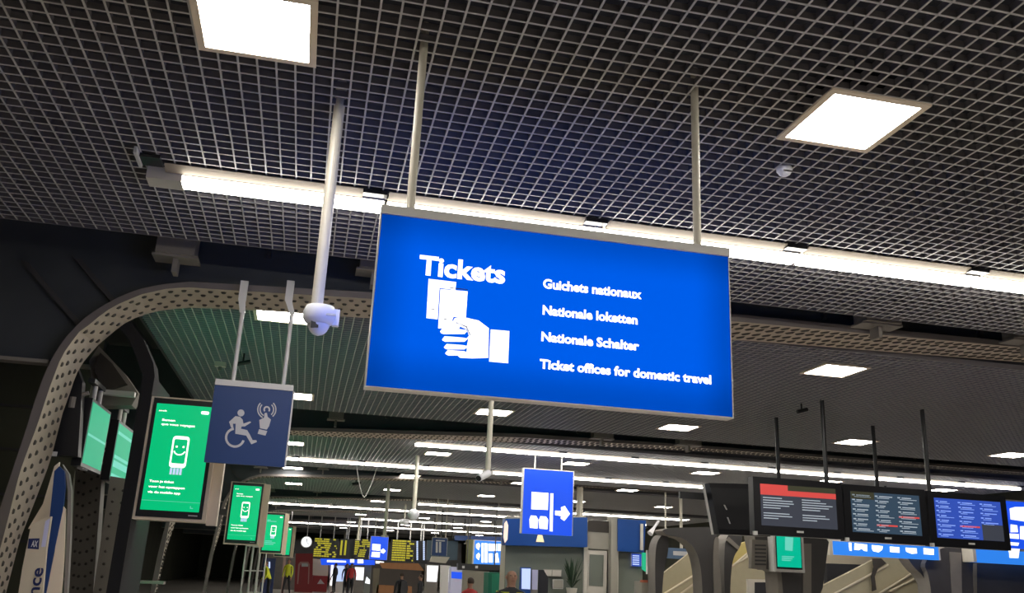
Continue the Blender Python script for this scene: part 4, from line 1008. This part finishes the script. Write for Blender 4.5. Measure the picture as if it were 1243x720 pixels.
panelled('glass_shop_side', 'pale glass shop side right of the glowing poster box', 'window', [(443, 686), (452, 686), (450, 714), (442, 714)], 58.4, .3, m_glass, [('lit_edge', [(445, 700), (449, 704), (449, 709), (443, 708)], m_lbox)], True)
panelled('light_box_poster', 'white glowing poster box below the dark blue track sign', 'poster', [(517, 685), (533, 686), (531, 708), (516, 707)], 42, .2, m_gsteel, [('sheet', [(518.5, 686.5), (532, 687), (530, 706.5), (518, 706)], m_lbox)], True)
panelled('pale_partition', 'pale grey partition with a bright edge right of the glowing poster box', 'partition', [(535, 686), (547, 687), (546, 720), (535, 720)], 42.5, .2, m_frame, [('bright_edge', [(545, 690), (547, 690), (546, 707), (544, 707)], m_lbox)], True)
panelled('blue_ticket_machine', 'blue lilac machine front with vertical ribs behind the man in red', 'machine', [(548, 688), (562, 689), (561, 724), (546, 724)], 40, .6, m_lilac, [('blue_header', [(548, 694), (561, 695), (561, 703), (548, 702)], m_bglow2)], True)
panelled('grey_partition', 'plain grey brown partition wall behind the man in red', 'partition', [(562, 692), (594, 694), (594, 722), (562, 722)], 36, .2, m_booth, [], True)
panelled('upper_gantry', 'dark gantry strip with small lamps above the grey partition', 'gantry', [(556, 684), (612, 686), (612, 693), (556, 692)], 38, .3, m_blackm, [('lamp', [(561, 687), (564, 687), (564, 690), (561, 690)], m_symbol), ('lamp', [(577, 687), (580, 687), (580, 690), (577, 690)], m_symbol)], hang=True)
panelled('green_cabinet', 'dark green cabinet left of the bald man', 'cabinet', [(593, 695), (608, 695), (607, 722), (593, 722)], 24, .6, m_gcab, [('door', [(597, 697), (607, 697), (606, 720), (597, 720)], mat('green_door', (.02, .22, .14), .4))], True)
# wooden kiosk
panelled('wooden_kiosk', 'dark wooden kiosk with an orange roof board in the distance', 'kiosk', [(455, 686), (512, 688), (510, 728), (452, 728)], 34, 1.5, mat('kiosk_dark', (.06, .045, .04), .7),
         [('roof_board', [(460, 683), (508, 684), (515, 693), (464, 690)], m_wood), ('counter', [(458, 710), (478, 711), (478, 722), (456, 722)], m_wood), ('counter', [(490, 711), (500, 712), (500, 722), (488, 722)], m_wood),
          ('corner_board', [(453, 690), (461, 690), (459, 722), (452, 722)], mat('kiosk_side', (.16, .13, .09), .6))], True)
small('dark_wall_block', 'dark wall block behind the clock and the far boards', 'wall', [(325, 655), (560, 660), (560, 690), (325, 690)], 66, .3, m_dsteel)
small('booth_side_strip', 'slim illuminated oval light strip on the left corner of the booth fascia', 'light', [(612.5, 636), (615, 632), (617, 638), (616, 655), (613, 659), (611.5, 652)], 21.70, .045, mat('pinkwarm', (.6, .5, .4), .4, noise=0, emit=(.8, .6, .5), es=1))
# wire trolleys at lower left
for k, (px, Y) in enumerate(((303, 40.5), (311, 42.2))):
    q = at(px, 700, Y); t = thing('wire_rack', ['nearer', 'farther'][k]+' of the two tall pale wire racks below the green screens', 'rack', (q.x, Y, 0), 'wire racks')
    for dx in (-.3, 0, .3):
        for dy in (0, .5): MB().tube((q.x+dx, Y+dy, 0), (q.x+dx, Y+dy, 2.2), .025, 6).build('upright', m_frame, t)
    for z in (.3, 1.2, 2.2): MB().box(q.x-.32, q.x+.32, Y-.02, Y+.52, z-.02, z+.02).build('shelf', m_frame, t)

# ================================================================== PEOPLE
def person(label, x, Y, H, top, bottom, stride=0, face=math.pi, lean=0, hair=m_hair, vest=None, pack=None, detail=False, raise_=0):
    root = thing('person', label, 'person', (x, Y, 0))
    k = H/1.75
    V, R, E = [], [], []
    def add(p, r, par=None):
        V.append(Vector(p)*k); R.append(r*k if not isinstance(r, tuple) else (r[0]*k, r[1]*k)); i = len(V)-1
        if par is not None: E.append((par, i))
        return i
    ly = lean
    pel = add((0, 0, .96), (.155, .11)); wa = add((0, ly*.3, 1.10), (.135, .10), pel); che = add((0, ly*.7, 1.30), (.165, .115), wa); sh = add((0, ly*.9, 1.42), (.12, .09), che)
    ne = add((0, ly, 1.50), .052, sh); ja = add((0, ly+.012, 1.565), (.062, .068), ne); sk = add((0, ly+.008, 1.64), (.076, .094), ja); tp = add((0, ly, 1.715), (.055, .070), sk)
    for s in (-1, 1):
        st = stride*s
        hp = add((.09*s, 0, .90), .09, pel); kn = add((.10*s, .10*st+.02, .50), .058, hp); an = add((.10*s, .28*st-.03, .09), .040, kn); add((.11*s, .28*st+.13, .035), .035, an)
        so = add((.185*s, ly*.9, 1.40), .058, sh); el = add((.25*s, ly*.9-.02-.08*st, 1.13), .042, so); wr_ = add((.25*s, ly*.9+.10-.10*st+raise_*.15, .90+raise_*.3), .028, el)
        pa = add((.25*s, ly*.9+.12-.10*st+raise_*.18, .84+raise_*.3), (.018, .036), wr_)
        base = Vector((.25*s, ly*.9+.12-.10*st+raise_*.18, .84+raise_*.3))
        for n_, (dy, l) in enumerate(((-.03, .055), (-.01, .07), (.01, .075), (.03, .065))):
            a = add(base+Vector((0, dy, -.03)), .009, pa); b = add(base+Vector((-.006*s, dy*1.1, -.03-l*.55)), .008, a); add(base+Vector((-.022*s, dy*1.1, -.03-l)), .007, b)
        a = add(base+Vector((-.012*s, .035, .01)), .010, pa); add(base+Vector((-.03*s, .055, -.03)), .008, a)
    me = bpy.data.meshes.new('body'); me.from_pydata([tuple(v) for v in V], E, []); ob = bpy.data.objects.new('tmp_body', me); C.objects.link(ob)
    md = ob.modifiers.new('s', 'SKIN'); md.use_smooth_shade = True
    sv = me.skin_vertices[0].data
    for i, r_ in enumerate(R): sv[i].radius = r_ if isinstance(r_, tuple) else (r_, r_)
    sv[0].use_root = True
    ss = ob.modifiers.new('u', 'SUBSURF'); ss.levels = 1 if not detail else 2; ss.render_levels = ss.levels
    bpy.context.view_layer.update()
    m2 = bpy.data.meshes.new_from_object(ob.evaluated_get(bpy.context.evaluated_depsgraph_get()))
    bpy.data.objects.remove(ob); bpy.data.meshes.remove(me); m2.name = 'body'
    m2.materials.clear()
    for m_ in (m_skin, top, bottom, m_black): m2.materials.append(m_)
    for p in m2.polygons:
        c_ = sum((m2.vertices[i].co for i in p.vertices), Vector())/len(p.vertices)/k
        hand = abs(c_.x) > .17 and c_.z < .90+raise_*.3 and c_.z > .65
        p.material_index = 0 if (c_.z > 1.50 or hand) else (1 if c_.z > .95 or (abs(c_.x) > .19 and c_.z > .7) else (2 if c_.z > .10 else 3)); p.use_smooth = True
    bo_ = bpy.data.objects.new('body', m2); C.objects.link(bo_); bo_.parent = root
    # hair, ears, nose, eyes, mouth (the figure's own frame looks along +Y)
    def loc(mb, name, m, sm=True):
        o = mb.build(name, m, root, origin=(0, 0, 0), smooth=sm); o.location = (0, 0, 0); return o
    hc = Vector((0, ly+.004, 1.655))*k
    if hair:
        mb = MB(); n = 14; kk = len(mb.v)
        for a in range(7):
            th = math.radians(10+a*18)
            for b in range(n):
                ph = 2*math.pi*b/n; rr_ = 1.0
                lim = 1.0 if math.sin(ph) < .3 else .45
                t2 = th*lim
                mb.v.append((hc.x+.084*k*math.sin(t2)*math.cos(ph), hc.y-.010*k+.100*k*math.sin(t2)*math.sin(ph), hc.z+.095*k*math.cos(t2)))
        for a in range(6):
            for b in range(n): mb.f.append([a*n+b, a*n+(b+1) % n, (a+1)*n+(b+1) % n, (a+1)*n+b]); mb.mi.append(0)
        mb.f.append(list(range(n))); mb.mi.append(0)
        loc(mb, 'hair', hair)
    for s in (-1, 1):
        e_ = (.071*s*k, (ly-.005)*k, 1.625*k); loc(MB().lathe([(.004*k, -.026*k), (.010*k, -.018*k), (.012*k, .012*k), (.005*k, .026*k)], e_, 8), 'ear', m_skin)
        e_ = (.030*s*k, (ly+.086)*k, 1.648*k); loc(MB().box(e_[0]-.010*k, e_[0]+.010*k, e_[1]-.010*k, e_[1]+.002*k, e_[2]-.004*k, e_[2]+.004*k), 'eye', m_dark, False)
    loc(MB().hexa([Vector(p)*k for p in ((-.016, ly+.07, 1.60), (.016, ly+.07, 1.60), (.012, ly+.118, 1.604), (-.012, ly+.118, 1.604), (-.007, ly+.08, 1.65), (.007, ly+.08, 1.65), (.005, ly+.095, 1.65), (-.005, ly+.095, 1.65))]), 'nose', m_skin, True)
    loc(MB().box(-.024*k, .024*k, (ly+.070)*k, (ly+.088)*k, 1.574*k, 1.582*k), 'mouth', m_lip, False)
    if vest:
        mb = MB()
        for s in (-1, 1):
            mb.hexa([Vector(p)*k for p in ((.05*s, ly*.5+.10, .98), (.165*s, ly*.5+.02, .98), (.165*s, ly*.5-.02, .98), (.05*s, ly*.5+.09, .98), (.05*s, ly+.12, 1.44), (.185*s, ly+.03, 1.44), (.185*s, ly-.02, 1.44), (.05*s, ly+.10, 1.44))])
            mb.hexa([Vector(p)*k for p in ((.0, ly*.5-.13, .98), (.165*s, ly*.5-.07, .98), (.165*s, ly*.5-.02, .98), (.0, ly*.5-.11, .98), (.0, ly-.12, 1.45), (.185*s, ly-.08, 1.45), (.185*s, ly-.02, 1.45), (.0, ly-.10, 1.45))])
        loc(mb, 'vest', vest, False)
    if pack: loc(MB().hexa([Vector(p)*k for p in ((-.15, ly-.30, 1.0), (.15, ly-.30, 1.0), (.15, ly-.10, 1.0), (-.15, ly-.10, 1.0), (-.12, ly-.26, 1.42), (.12, ly-.26, 1.42), (.12, ly-.10, 1.42), (-.12, ly-.10, 1.42))]), 'backpack', pack, False)
    root.rotation_euler = (0, 0, face)
    return root
q = at(621, 700, 11.6)
person('bald man in a yellow hi-vis vest over a dark jacket, facing the viewer', q.x, 11.6, q.z/ .935, m_dark, m_dark, face=math.pi, hair=None, vest=m_hiv, detail=True)
q = at(571, 707, 18.3); person('man in a red top with brown hair seen from behind, left of the bald man', q.x, 18.3, q.z/.935, m_redc, m_dark, face=.4)
q = at(488, 699, 30); person('person in dark clothes with a black backpack at the wooden kiosk', q.x, 30, q.z/.93, m_dark, m_dark, face=.3, pack=m_black)
q = at(511, 701, 30); person('person in dark clothes standing right of the backpack wearer', q.x, 30, q.z/.93, m_dark, m_dark, face=1.2)
q = at(350, 692, 48); person('man walking in a yellow hi-vis top and black trousers below the hanging monitor', q.x, 48, 1.78, m_hiv, m_dark, stride=1, face=math.pi*.9)
q = at(427, 692, 53); person('small distant person in a dark red top left of the glowing poster box', q.x, 53, 1.72, m_redc, m_dark, stride=.3)
q = at(421, 694, 55.5); person('small distant dark silhouette beside the person in red', q.x, 55.5, 1.7, m_dark, m_dark)
q = at(407, 694, 56); person('small distant dark silhouette at the left of the glowing shop window', q.x, 56, 1.7, m_dark, m_dark, face=1.0)
q = at(328, 698, 44); person('person bending forward in a bright yellow jacket below the farthest green screen', q.x, 44, 1.62, m_hiv, m_dark, lean=.25, face=math.pi*.6, vest=m_hiv)
